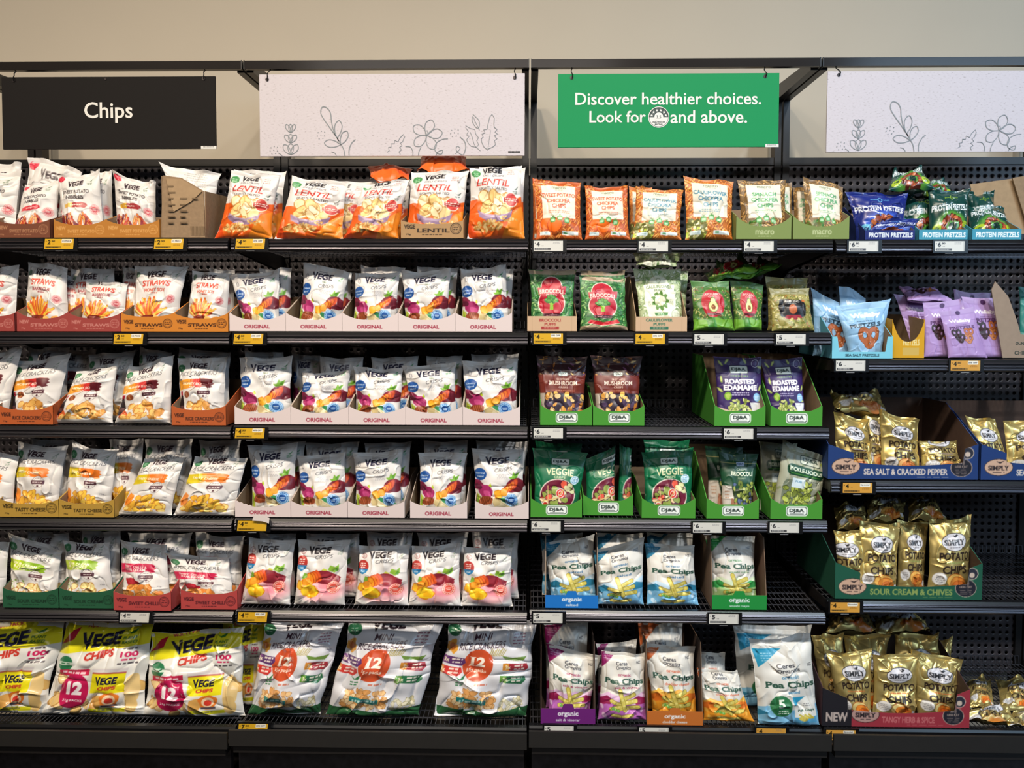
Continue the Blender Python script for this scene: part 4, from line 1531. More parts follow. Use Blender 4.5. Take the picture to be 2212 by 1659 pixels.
SIGNK = solid('sign_black', hx('0f0b0a'), .75)
SIGNK.node_tree.nodes['Principled BSDF'].inputs['Specular IOR Level'].default_value = .25
SIGNG = solid('sign_green', hx('0f8a50'), .6)
SIGNG.node_tree.nodes['Principled BSDF'].inputs['Specular IOR Level'].default_value = .2
SIGNW = solid('white_ink', hx('dedcd6'), .5)
w, R = sign(3, 167, 467, 321, YH - .01, 'aisle_sign', 'black hanging sign that reads Chips in white letters', SIGNK, [(30, 174), (440, 170)])
c = px(234, 243, YH - .011)
V, T = text_mesh('Chips', .154, c[0], c[2], YH - .0108, 'l', SIGNW, w, .012)
join_flat([(V, T.tolist(), 0)], 'lettering', [SIGNW], w)
mb = MB()
mb.disc((px(232, 173, YH)[0], 0, px(232, 173, YH)[2]), .004, YH - .0115, YH - .0101, 14)
mb.build('centre_eyelet', solid('eyelet_metal', hx('4a4444'), .3, .8), w)


def sticker(w, R, Y, wd=.048):
    mb = MB()
    mb.box((R[1] - wd, Y - .0009, R[2] - .001), (R[1] + .001, Y - .0003, R[2] + .008), 0)
    for k in range(9):
        mb.box((R[1] - wd * .85 + k * wd * .08, Y - .0012, R[2] + .0045), (R[1] - wd * .85 + k * wd * .08 + wd * .055, Y - .0009, R[2] + .0062), 1)
    mb.build('price_sticker', [SIGNW, BLACK2], w)


sticker(w, R, YH - .01)
w, R = sign(1206, 160, 1681, 317, YH - .01, 'message_sign', 'green hanging sign about healthier choices with a round star badge', SIGNG, [(1235, 168), (1653, 165)])
Ys_ = YH - .0108
parts = []
for t, x, y, wd in (('Discover healthier choices.', 1443, 213, 391), ('Look for', 1334, 252, 119), ('and above.', 1531, 252, 161)):
    s = wd / (FPX / YH * 1.0)
    p = px(x, y, Ys_)
    V, T = text_mesh(t, s, p[0], p[2], Ys_, 'l', SIGNW, w, .012)
    parts.append((V, T.tolist(), 0))
join_flat(parts, 'lettering', [SIGNW], w)
p = px(1423, 253, Ys_)
DK = solid('badge_dark', hx('2b3a36'), .5)


def discv(cx, cz, r, y, a0=0, a1=2 * math.pi, n=36, r0=None):
    t = np.linspace(a0, a1, n)
    if r0 is None:
        V = np.vstack([[cx, y, cz]] + [[cx + r * math.cos(q), y, cz + r * math.sin(q)] for q in t])
        return V, [[0, i, i + 1] for i in range(1, n)]
    V = np.array([[cx + rr_ * math.cos(q), y, cz + rr_ * math.sin(q)] for q in t for rr_ in (r, r0)])
    return V, [[2 * i, 2 * i + 1, 2 * i + 3, 2 * i + 2] for i in range(n - 1)]


def starv(cx, cz, r, y, rot=0):
    pts = [[cx, y, cz]] + [[cx + (r if k % 2 == 0 else r * .42) * math.sin(k * math.pi / 5 + rot), y, cz + (r if k % 2 == 0 else r * .42) * math.cos(k * math.pi / 5 + rot)] for k in range(10)]
    return np.array(pts), [[0, 1 + k, 1 + (k + 1) % 10] for k in range(10)]


bx, bz, br = p[0], p[2], .0325
parts = [(*discv(bx, bz, br, Ys_), 0), (*discv(bx, bz, br * .93, Ys_ - .0002, 0, math.pi), 1), (*discv(bx, bz, br * .93, Ys_ - .0002, 0, 2 * math.pi, 40, br * .89), 1)]
for k in range(6):
    t = math.pi * (0.08 + k * .168)
    parts.append((*starv(bx + br * .7 * math.cos(t), bz + br * .66 * math.sin(t), br * .15, Ys_ - .0005, 0), 0))
parts.append((*discv(bx, bz + br * .02, br * .42, Ys_ - .0006), 0))
for t, dz, wd in (('3.5', .02, .45), ('HEALTH STAR', -.47, 1.2), ('RATING', -.68, .72)):
    V, T = text_mesh(t, br * wd, bx, bz + br * dz, Ys_ - .0009, 'l', DK, w, .02)
    parts.append((V, T.tolist(), 1))
join_flat(parts, 'star_badge', [SIGNW, DK], w)
sticker(w, R, YH - .01, .04)


def paper_material():
    mt, n, L, b = nt('speckled_board')
    tc = n.new('ShaderNodeTexCoord')
    mp = n.new('ShaderNodeMapping')
    mp.inputs['Rotation'].default_value = (0, 0.5, 0)
    mp.inputs['Scale'].default_value = (120, 120, 260)
    L.new(tc.outputs['Object'], mp.inputs[0])
    t = n.new('ShaderNodeTexNoise')
    t.inputs['Scale'].default_value = 1.0
    t.inputs['Detail'].default_value = 3
    L.new(mp.outputs[0], t.inputs['Vector'])
    r = n.new('ShaderNodeValToRGB')
    e = r.color_ramp.elements
    e[0].position = .30
    e[0].color = (*[srgb2lin(q) for q in hx('a39a9c')], 1)
    e[1].position = .39
    e[1].color = (*[srgb2lin(q) for q in hx('c4bcc1')], 1)
    e2 = e.new(.9)
    e2.color = (*[srgb2lin(q) for q in hx('cbc4c9')], 1)
    L.new(t.outputs['Fac'], r.inputs[0])
    L.new(r.outputs[0], b.inputs['Base Color'])
    b.inputs['Roughness'].default_value = .6
    return mt


PAPER = paper_material()
INK = solid('grey_ink', hx('82878b'), .6)


def floral(w, R, Y, sc):
    """line drawing; units: px of the first sign, origin at its lower left corner (y up)"""
    x0, x1, z0, z1 = R
    k = (x1 - x0) / 573.0 * sc
    P = lambda x, y: (x0 + x * k, z0 + y * k)
    parts = []
    def st(pts, wd=2.2, closed=False, smooth=True):
        q = np.array(pts, float)
        if smooth and len(q) > 2:
            # Catmull-Rom
            ext = np.vstack([q[-1:], q, q[:2]]) if closed else np.vstack([2 * q[0] - q[1], q, 2 * q[-1] - q[-2]])
            out = []
            for i in range(1, len(ext) - 2):
                for t in np.linspace(0, 1, 8, endpoint=False):
                    a, b_, c_, d_ = ext[i - 1:i + 3]
                    out.append(.5 * (2 * b_ + (c_ - a) * t + (2 * a - 5 * b_ + 4 * c_ - d_) * t * t + (3 * b_ - a - 3 * c_ + d_) * t ** 3))
            out.append(ext[-2])
            q = np.array(out)
        q = q[q[:, 1] >= 0.5] if (q[:, 1] < 0.5).any() else q
        if len(q) < 2: return
        V, F = ribbon([P(*p) for p in q], wd * k * .85, Y - .0008 - .00005 * (len(parts) % 7))
        parts.append((V, F, 0))
    def petal(cx, cy, l, wd, ang, lw=2.0):
        c, s = math.cos(ang), math.sin(ang)
        pts = [(0, 0), (l * .35, wd * .42), (l * .75, wd * .5), (l, 0), (l * .75, -wd * .5), (l * .35, -wd * .42), (0, 0)]
        st([(cx + a * c - b_ * s, cy + a * s + b_ * c) for a, b_ in pts], lw)
    def dots(cx, cy):
        for dx, dy in ((-8, 4), (-1, 7), (6, 5), (-10, -3), (-2, -1), (6, -3), (-6, -9), (2, -8)):
            V, F = discv(*P(cx + dx, cy + dy), 1.2 * k, Y - .0009, 0, 2 * math.pi, 9)
            parts.append((V, F, 0))
    H = math.pi / 2
    for cy, l, wd, sp in ((3, 26, 12, .62), (28, 21, 9, .62), (50, 20, 8, .5)):     # bud stalk
        for a in (-sp, 0, sp):
            petal(67, cy, l * (1 if a else .9), wd, H - a, 1.9)
    st([(68, -4), (67, 10)], 1.8, smooth=False)
    dots(32, 14)
    st([(40, 7), (47, 2), (49, -3)], 1.8)
    st([(185, -4), (182, 14), (172, 32), (160, 50), (140, 78), (133, 92), (136, 104), (146, 103), (154, 92), (156, 74), (162, 50), (172, 32)], 2.4)   # big leaf sprig
    petal(168, 38, 38, 15, H - .12, 2.2)
    petal(176, 24, 32, 14, H - .42, 2.2)
    petal(176, 24, 36, 15, math.pi - .12, 2.2)
    dots(135, 46)
    st([(194, -3), (194, 14), (200, 28), (208, 35)], 2.4)
    st([(155, 9), (162, 7), (167, 0)], 1.8)
    zz = [(278, -3), (276, 8), (281, 11), (279, 18), (285, 19), (285, 26), (292, 26), (293, 33), (300, 30), (304, 38), (312, 46), (314, 40), (310, 30), (305, 27), (309, 22), (303, 18), (308, 13), (302, 9), (305, 3), (300, -3)]
    st(zz, 1.7, False, False)
    cx, cy = 362, 44
    for a in (1.25, .15, -.9 + -.15, -2.45, 2.55):
        petal(cx, cy, 34, 19, a, 2.0)
    for dx, dy in ((0, 0), (2, 5), (-1, -3), (1, 9), (3, 2), (-2, 3)):
        V, F = discv(*P(cx + dx, cy + dy), 1.4 * k, Y - .0009, 0, 2 * math.pi, 9)
        parts.append((V, F, 0))
    st([(344, -3), (345, 8), (350, 19)], 2.0)
    st([(316, 20), (326, 19), (332, 10), (332, 0)], 2.0)
    st([(380, -3), (386, 8), (396, 12), (394, 4), (384, 6), (379, 16), (384, 28), (396, 35), (408, 36)], 2.0)
    dots(424, 50)
    st([(434, 40), (444, 30), (446, 16), (440, -3)], 2.2)
    st([(424, 4), (430, 10), (434, 16), (428, 20), (426, 12), (434, 4), (440, 2)], 1.7)
    st([(446, 60), (452, 52), (448, 44), (454, 42), (448, 34), (452, 26), (458, 20), (470, 18), (474, 24), (470, 32), (474, 38), (468, 46), (466, 56), (456, 58), (446, 64)], 1.6, False, False)
    st([(478, 10), (466, 22), (460, 40), (456, 50)], 1.4)
    st([(462, 84), (460, 76), (464, 66), (472, 58), (476, 66), (474, 76), (466, 84), (462, 88)], 1.6)
    st([(476, 54), (468, 70), (463, 82)], 1.3)
    st([(494, -3), (494, 12), (486, 18), (481, 28), (480, 36), (484, 40), (481, 46), (488, 48), (485, 55), (492, 56), (495, 70), (498, 82), (503, 88), (508, 80), (507, 66), (508, 60), (514, 56), (509, 50), (515, 46), (508, 42), (514, 36), (508, 32), (511, 24), (504, 18), (494, 14)], 1.7, False, False)
    st([(494, 14), (497, 34), (500, 54)], 1.0)
    join_flat(parts, 'plant_drawing', [INK], w)
    mb = MB()
    for q in range(10):
        if P(538 + q * 2.6, 9)[0] < x1 - .01:
            a, b_ = P(538 + q * 2.6, 6), P(540.2 + q * 2.6, 9.5)
            mb.box((a[0], Y - .0012, a[1]), (b_[0], Y - .0006, b_[1]))
    if mb.v:
        mb.build('small_print', BLACK2, w)


for (a, label, hl) in (((560, 161, 1133, 336), 'white speckled hanging board with grey flower drawings, left of the green sign', [(577, 172), (1112, 168)]),
                       ((1788, 154, 2376, 327), 'white speckled hanging board with grey flower drawings, cut by the right edge', [(1812, 162), (2355, 158)])):
    w, R = sign(*a, YH - .03, 'floral_sign', label, PAPER, hl)
    w['group'] = 'floral hanging boards'
    floral(w, R, YH - .03, 1.0)
# ------------------------------------------------------------------ bags, cartons and tags
def vnoise(u, v, fu, fv, rng):
    """smooth value noise on a grid of fu x fv cells, range -1..1"""
    g = rng.uniform(-1, 1, (int(fv) + 3, int(fu) + 3))
    x, y = u * fu, v * fv
    i, j = np.floor(x).astype(int), np.floor(y).astype(int)
    a, b = x - i, y - j
    a, b = a * a * (3 - 2 * a), b * b * (3 - 2 * b)
    return (g[j, i] * (1 - a) + g[j, i + 1] * a) * (1 - b) + (g[j + 1, i] * (1 - a) + g[j + 1, i + 1] * a) * b


NB = [0]


def bag_mesh(name, a, C, T, nu, nv, seed, wr=1.0, pinch=.04, dip=.02, crop=(0, 1), style='pillow', mat=None, wave=0.0, ucrop=(0, 1)):
    """C: corners TL, TR, BR, BL in world metres"""
    rng = np.random.RandomState(seed)
    TL, TR, BR, BL = [np.array(c, float) for c in C]
    up = ((TL + TR) - (BL + BR)) / 2
    rt = ((TR + BR) - (TL + BL)) / 2
    W, H = np.linalg.norm(rt), np.linalg.norm(up)
    n = np.cross(rt, up)
    n /= np.linalg.norm(n)
    upn, rtn = up / H, rt / W
    if n[1] > 0 and abs(n[1]) > .2:
        n = -n
    K = 15
    cre = []
    for k in range(K):
        e = rng.randint(4)
        s = rng.uniform(.05, .95)
        p = {0: (s, 1), 1: (s, 0), 2: (0, s), 3: (1, s)}[e]
        if k < 4:
            p = ((0.03, .97), (.97, .97), (.03, .05), (.97, .05))[k]
        t = math.atan2(.5 - p[1], .5 - p[0]) + rng.uniform(-.9, .9)
        cre.append((p, t, rng.uniform(.25, .7), rng.uniform(.012, .035), rng.uniform(.35, 1) * (1 if rng.rand() < .35 else -1)))
    seeds = rng.randint(0, 1 << 30)

    def surf(us, vs, side):
        U, V = np.meshgrid(us, vs)
        r2 = np.random.RandomState(seeds if side > 0 else seeds + 1)
        q = np.abs(2 * U - 1)
        if style == 'pouch':
            prof_v = np.clip(V / .05, 0, 1) ** .4 * (1 - np.clip((V - .5) / .38, 0, 1) ** 1.6 * .92)
            prof_v = np.where(V > .9, prof_v * np.clip((1 - V) / .1, 0, 1) ** .5, prof_v)
            prof_u = (1 - q ** 2.6) ** .6
        else:
            vv = np.clip(V / .945, 0, 1)
            prof_v = (1 - np.abs(2 * vv ** .88 - 1) ** 2.8) ** .62 * (1.12 - .28 * vv)
            prof_v = np.where(V > .945, 0, prof_v)
            prof_u = (1 - q ** 2.1) ** .68
        b = T / 2 * prof_u * prof_v
        m2 = .35 + .65 * np.clip(prof_u * prof_v, 0, 1)
        d = vnoise(U, V, 3, 4, r2) * .0075 + vnoise(U, V, 7, 9, r2) * .003
        ridg = 1 - np.abs(vnoise(U, V, 5, 6, r2)) * 2
        d = d + np.clip(ridg, 0, 1) ** 3 * .0055 * np.sign(vnoise(U, V, 2, 2, r2))
        x, z = (U - .5) * W, (V - .5) * H
        for (p, t, L, s, A) in cre:
            dx, dz = x - (p[0] - .5) * W, z - (p[1] - .5) * H
            al, pe = dx * math.cos(t) + dz * math.sin(t), -dx * math.sin(t) + dz * math.cos(t)
            Lm = L * min(W, H)
            al2 = np.clip(al / Lm, -.2, 1.4)
            fall = np.exp(-((al2 - .35) / .38) ** 2)
            sw = s * (.35 + .8 * np.clip(al2, 0, 1)) * .45
            d = d + A * .0085 * fall * np.exp(-np.abs(pe) / sw)
        d = d * wr * m2 * np.clip(W / .15, .5, 1.5)
        # loose top and bottom seals wave in and out
        edge = np.clip((V - .82) / .18, 0, 1) ** 1.5
        d = d + edge * wr * (.009 * np.sin(U * 7 + seed) + .005 * np.sin(U * 15 + seed * 2.1)) * (1 if style != 'pouch' else .35)
        lo = np.clip((.08 - V) / .08, 0, 1)
        d = d + lo * wr * .003 * np.sin(U * 11 + seed)
        if style != 'pouch':
            d = d + np.where(V > .95, .0006 * np.sin(V * H * 2 * math.pi / .004), 0)
        pin = pinch * np.sin(np.pi * np.clip(V, 0, 1)) ** .55
        if wave:
            pin = pin + wave * np.sin(V * 9 + seed) * .5
        Ue = .5 + (U - .5) * (1 - 2 * pin) + .01 * wr * vnoise(U * 0 + .5, V, 2, 7, np.random.RandomState(seeds + 5)) * np.sign(U - .5) * q ** 3
        dv = -dip * (1 - q ** 2) * np.clip((V - .3) / .7, 0, 1) ** 2 + .006 * wr * np.sin(U * 9 + seed * 1.7) * np.clip((V - .75) / .25, 0, 1)
        Ve = V + dv
        P = (BL[None, None] * ((1 - Ue) * (1 - Ve))[..., None] + BR[None, None] * (Ue * (1 - Ve))[..., None]
             + TL[None, None] * ((1 - Ue) * Ve)[..., None] + TR[None, None] * (Ue * Ve)[..., None])
        seam = d * np.where((q > .995), .3, 1) * (.6 if style == 'pouch' else 1)
        return P + n[None, None] * ((b * side + (seam if side > 0 else seam * .6)))[..., None]
    us, vs = np.linspace(0, 1, nu), np.linspace(0, 1, nv)
    # concentrate nothing: uniform print grid
    Pf = surf(us, vs, 1)
    au = ucrop[0] + us * (ucrop[1] - ucrop[0])
    av = crop[0] + vs * (crop[1] - crop[0])
    Cf = a.sample(au, av, 1.0 / nu, 1.0 / nv)
    bu, bv = np.linspace(0, 1, max(nu // 5, 8)), np.linspace(0, 1, max(nv // 5, 10))
    Pb = surf(bu, bv, -1)
    Pb[:, :, :] -= n * .0004
    Vt = np.concatenate([Pf.reshape(-1, 3), Pb.reshape(-1, 3)])
    cb = np.empty((len(bu) * len(bv), 4), np.float32)
    cb[...] = (*a.bg, a.metal)
    col = np.concatenate([Cf.reshape(-1, 4), cb])
    F = np.concatenate([grid_faces(nu, nv), grid_faces(len(bu), len(bv), nu * nv, True)])
    return mesh_np(name, Vt, F, [mat or FILM], col, True)


def bag(name, label, artn, tl, tr, bl, br, b, r, lay=0, T=.066, lean=.03, front=None, cat='snack bag', group=None, q=1.0, free=None, depth=None, lift=0.0, **kw):
    """tl, tr: photo pixels of the top corners; bl, br: photo x of the bottom corners (the bag stands on its shelf)"""
    a = get_art(artn) if isinstance(artn, str) else artn
    NB[0] += 1
    seed = kw.pop('seed', NB[0] * 13 + 5)
    Y = (depth if depth is not None else (front if front is not None else .038) + lay * .062)
    Yb = YS + Y
    Yt = Yb + lean
    if free:
        C = [px(*c[:2], YS + c[2]) for c in free]
    else:
        zb = shelf_z(b, r, Yb) + .003 + lift
        def bot(x):
            y = 800.0
            for _ in range(4):
                p = px(x, y, Yb)
                y = proj((p[0], Yb, zb))[1]
            p = px(x, y, Yb)
            return np.array([p[0], Yb, zb])
        C = [px(*tl, Yt), px(*tr, Yt), bot(br), bot(bl)]
    pp = np.array([proj(c) for c in C])
    wpx = max(np.hypot(*(pp[1] - pp[0])), np.hypot(*(pp[2] - pp[3])))
    hpx = max(np.hypot(*(pp[0] - pp[3])), np.hypot(*(pp[1] - pp[2])))
    qq = Q * q * (1.0 if lay == 0 else .7)
    nu, nv = max(int(wpx * qq), 16), max(int(hpx * qq), 14)
    me = bag_mesh(name, a, C, T, nu, nv, seed, **kw)
    org = tuple((C[2] + C[3]) / 2)
    o = link(name, me, None, org)
    tag(o, label, cat, group)
    return o


def panel_grid(a, P0, ex, hts, u, nv, th, yn, col_in, mat_name, maxh):
    """upright card panel with a shaped top edge: print on the front, board behind"""
    nu = len(u)
    vs = np.linspace(0, 1, nv)
    ex = np.array(ex)
    V = np.zeros((nv, nu, 3))
    Cc = np.zeros((nv, nu, 4), np.float32)
    full = a.sample(u, np.linspace(0, 1, 80), 1.0 / nu, 1.0 / nv)
    for j in range(nv):
        z = hts * vs[j]
        V[j] = np.array(P0)[None] + ex[None] * u[:, None] + np.array([0, 0, 1.0])[None] * z[:, None]
        row = np.clip(z / maxh * 79, 0, 79)
        i0 = np.floor(row).astype(int)
        i1 = np.minimum(i0 + 1, 79)
        f = (row - i0)[:, None]
        k = np.arange(nu)
        Cc[j] = full[i0, k] * (1 - f) + full[i1, k] * f
    Vf = V.reshape(-1, 3)
    off = np.array(yn) * th
    rear = np.stack([V[0] + off, V[-1] + off]).reshape(-1, 3)
    n0 = nu * nv
    F = [grid_faces(nu, nv), grid_faces(nu, 2, n0, True)]
    i = np.arange(nu - 1)
    F.append(np.stack([(nv - 1) * nu + i, (nv - 1) * nu + i + 1, n0 + nu + i + 1, n0 + nu + i], 1))
    ci = np.zeros((2 * nu, 4), np.float32)
    ci[:, :3] = col_in
    return mesh_np('front_panel', np.concatenate([Vf, rear]), np.concatenate(F), [CARD], np.concatenate([Cc.reshape(-1, 4), ci]), False)


def carton(name, label, artn, x0, x1, ycor, ydip, b, r, shape='scoop', dep=.28, hb=None, side=None, yoff=.004, group='shelf-ready cartons', lift=0, inner='8a7258', cat='carton', drop=0.0, sidecut=.55):
    """x0,x1: photo x of the front panel; ycor, ydip: photo y of its corner and of its lowest edge"""
    a = get_art(artn)
    Yf = YS + yoff
    zb = shelf_z(b, r, Yf) + .0015 + lift - drop
    yb = proj((0, Yf, zb))[1]
    p0, p1 = px(x0, yb, Yf), px(x1, yb, Yf)
    W = p1[0] - p0[0]
    hc = px((x0 + x1) / 2, ycor, Yf)[2] - zb
    hd = px((x0 + x1) / 2, ydip, Yf)[2] - zb
    nu, nv = max(int((x1 - x0) * Q), 24), max(int(abs(yb - ycor) * Q), 14)
    u = np.linspace(0, 1, nu)
    c = np.abs(2 * u - 1)
    if shape == 'scoop':
        h = hd + (hc - hd) * c ** 2.6
    elif shape == 'torn':
        h = hd + (hc - hd) * c ** 2.0 + .003 * np.abs(np.sin(u * 40)) * (u < .3)
    elif shape == 'flat':
        h = np.full(nu, hd)
    elif shape == 'tab':
        h = np.where(c < .22, hd + (hc - hd) * np.clip((.22 - c) / .06, 0, 1), hd)
    elif shape == 'dja':
        h = hd + (hc - hd) * np.clip((c - .52) / .42, 0, 1) ** 1.4
    elif shape == 'u':
        h = np.where(c > .84, hc, hd)
        h = hd + (hc - hd) * np.clip((c - .76) / .07, 0, 1)
    elif shape == 'simply':
        h = hd + (hc - hd) * np.where(u < .22, 1 - .5 * np.clip(u / .16, 0, 1) ** 1.2 - .5 * np.clip((u - .16) / .012, 0, 1), 0) * (u < .3)
        h = np.where(u < .172, hd + (hc - hd) * (1 - .42 * (u / .172)), hd)
        mid = (u - .172) / (.90 - .172)
        h = np.where((u >= .172) & (u <= .90), hd + .010 * (2 * mid - 1) ** 2, h)
        h = np.where(u > .90, hd + .012 + (hc - hd) * .62 * np.clip((u - .90) / .012, 0, 1) + .22 * (hc - hd) * np.clip((u - .91) / .09, 0, 1), h)
    h = np.maximum(h, .004)
    maxh = a.h / 100 * W if shape not in ('x',) else h.max()
    maxh = max(maxh, h.max())
    w = empty(name, (p0[0] + W / 2, Yf, zb))
    tag(w, label, cat, group)
    col_in = hx(inner)
    me = panel_grid(a, (p0[0], Yf, zb), (W, 0, 0), h, u, nv, .0022, (0, 1, 0), col_in, '', maxh)
    link('front_panel', me, w)
    th = .0022
    hc_ = h[0]
    hb = hb if hb is not None else max(hc_ * 1.9, .09)
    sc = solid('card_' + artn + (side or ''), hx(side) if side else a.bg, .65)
    inn = solid('card_inner_' + inner, hx(inner), .8, 0, .08, 60)
    D = dep
    T = TILT[b, r]
    for s in (0, 1):
        xo = p0[0] if s == 0 else p1[0] - th
        hf = h[0] if s == 0 else h[-1]
        for k, (xa, xb, mt) in enumerate(((xo, xo + th * .5, sc if s == 0 else inn), (xo + th * .5, xo + th, inn if s == 0 else sc))):
            pass
        mb = MB()
        Y0, Y1 = Yf + th, Yf + D
        prof = [(Y0, zb), (Y1, zb + D * T), (Y1, zb + D * T + hb), (Y0 + D * sidecut, zb + D * T * .6 + hb), (Y0, zb + hf)]
        k = len(mb.v)
        mb.prism(prof, 0, xo, xo + th, 0)
        # inner face in plain board
        nf = len(prof)
        mb.m[-1 if s == 0 else -2] = 1
        mb.build('side_panel', [sc, inn], w)
    mb = MB()
    mb.box((p0[0] + th, Yf + D - th, zb + D * T), (p1[0] - th, Yf + D, zb + D * T + hb))
    mb.build('back_flap', inn, w)
    mb = MB()
    mb.prism([(Yf + th, zb), (Yf + D - th, zb + (D - th) * T), (Yf + D - th, zb + (D - th) * T + .0015), (Yf + th, zb + .0015)], 0, p0[0] + th, p1[0] - th)
    mb.build('base_panel', inn, w)
    return w


# price tags -----------------------------------------------------------
def tag_art(yel, big, sup, off):
    a = Art(36, {1: 'd8a828', 2: 'd49a40', 0: 'd6d4cc'}[yel])
    ink = '2c2410' if yel else '2c2c30'
    a.text('$', 5, 9, 3, 5, ink, .02)
    a.text(big, 15, 12, 11 if big != '1' else 6, 16, ink, .04)
    if sup:
        a.text(sup, 29, 8, 12, 6.5, ink, .03)
    a.small(30, 18, 8, 1, 1, ink, .7, 1.4)
    if off:
        a.rr(58, 1, 93, 14, 2, 'ece8dc').text(off, 75, 7.5, 30, 5, '3a3430', .02)
        a.small(78, 18, 26, 2, 4, '8a5a20', .8, 1.8)
    else:
        a.small(78, 6, 26, 2, 4, '6a6a70', .8, 1.6)
    a.rect(3, 26, 58, 33, ink, .85 if not yel else .35)
    a.small(28, 29.5, 50, 1, 1, 'c8c8c4' if not yel else ink, .9, 3)
    a.rect(96, 2, 98, 34, '9a9a98' if not yel else 'c8a860', .5)
    return a


def price_tag(label, x, y, b, r, yel, big, sup=None, off=None, wpx=63, hpx=22, base=False, skew=0):
    Yt = YS - .019
    p0, p1 = px(x, y, Yt), px(x + wpx, y + hpx, Yt)
    W, H = p1[0] - p0[0], p0[2] - p1[2]
    w = empty('price_tag', (p0[0] + W / 2, Yt, p0[2]))
    tag(w, label, 'price tag', 'electronic price tags')
    mb = MB()
    m1, m2 = .005, .0045
    z1, z0 = p0[2] + m2 * .8, p1[2] - m2
    X0, X1 = p0[0] - m1, p1[0] + m1 * 2.2
    mb.prism([(X0, z0), (X1, z0), (X1, z1), (X0, z1)], 1, Yt + .0008, YS - .0135 if not base else YS - .008)
    mb.build('housing', BLACK2, w)
    if not base:
        mb = MB()
        c = (p0[0] + p1[0]) / 2
        mb.box((c - .012, Yt + .001, z0 - .0018), (c + .012, Yt + .004, z0 - .0002))
        mb.build('clip', solid('clip_grey', hx('8a8a8c'), .4), w)
    nu, nv = 86, 30
    a = tag_art(yel, big, sup, off)
    us, vs = np.linspace(0, 1, nu), np.linspace(0, 1, nv)
    U, V = np.meshgrid(us, vs)
    P = np.stack([p0[0] + W * U + skew * (V - .5) * H, np.full(U.shape, Yt), p1[2] + H * V], -1)
    me = mesh_np('display', P.reshape(-1, 3), grid_faces(nu, nv), [EINK], a.sample(us, vs, 1.0 / nu, 1.0 / nv).reshape(-1, 4), False)
    link('display', me, w)
    return w
# ------------------------------------------------------------------ stock: bay A and B, top shelf
def X(art_, w, *a, **k):
    """a bag whose label is its description plus where it stands"""
    d, nm, g = DESC[art_]
    return bag(nm, d + ', ' + w, art_, *a, group=g, **k)


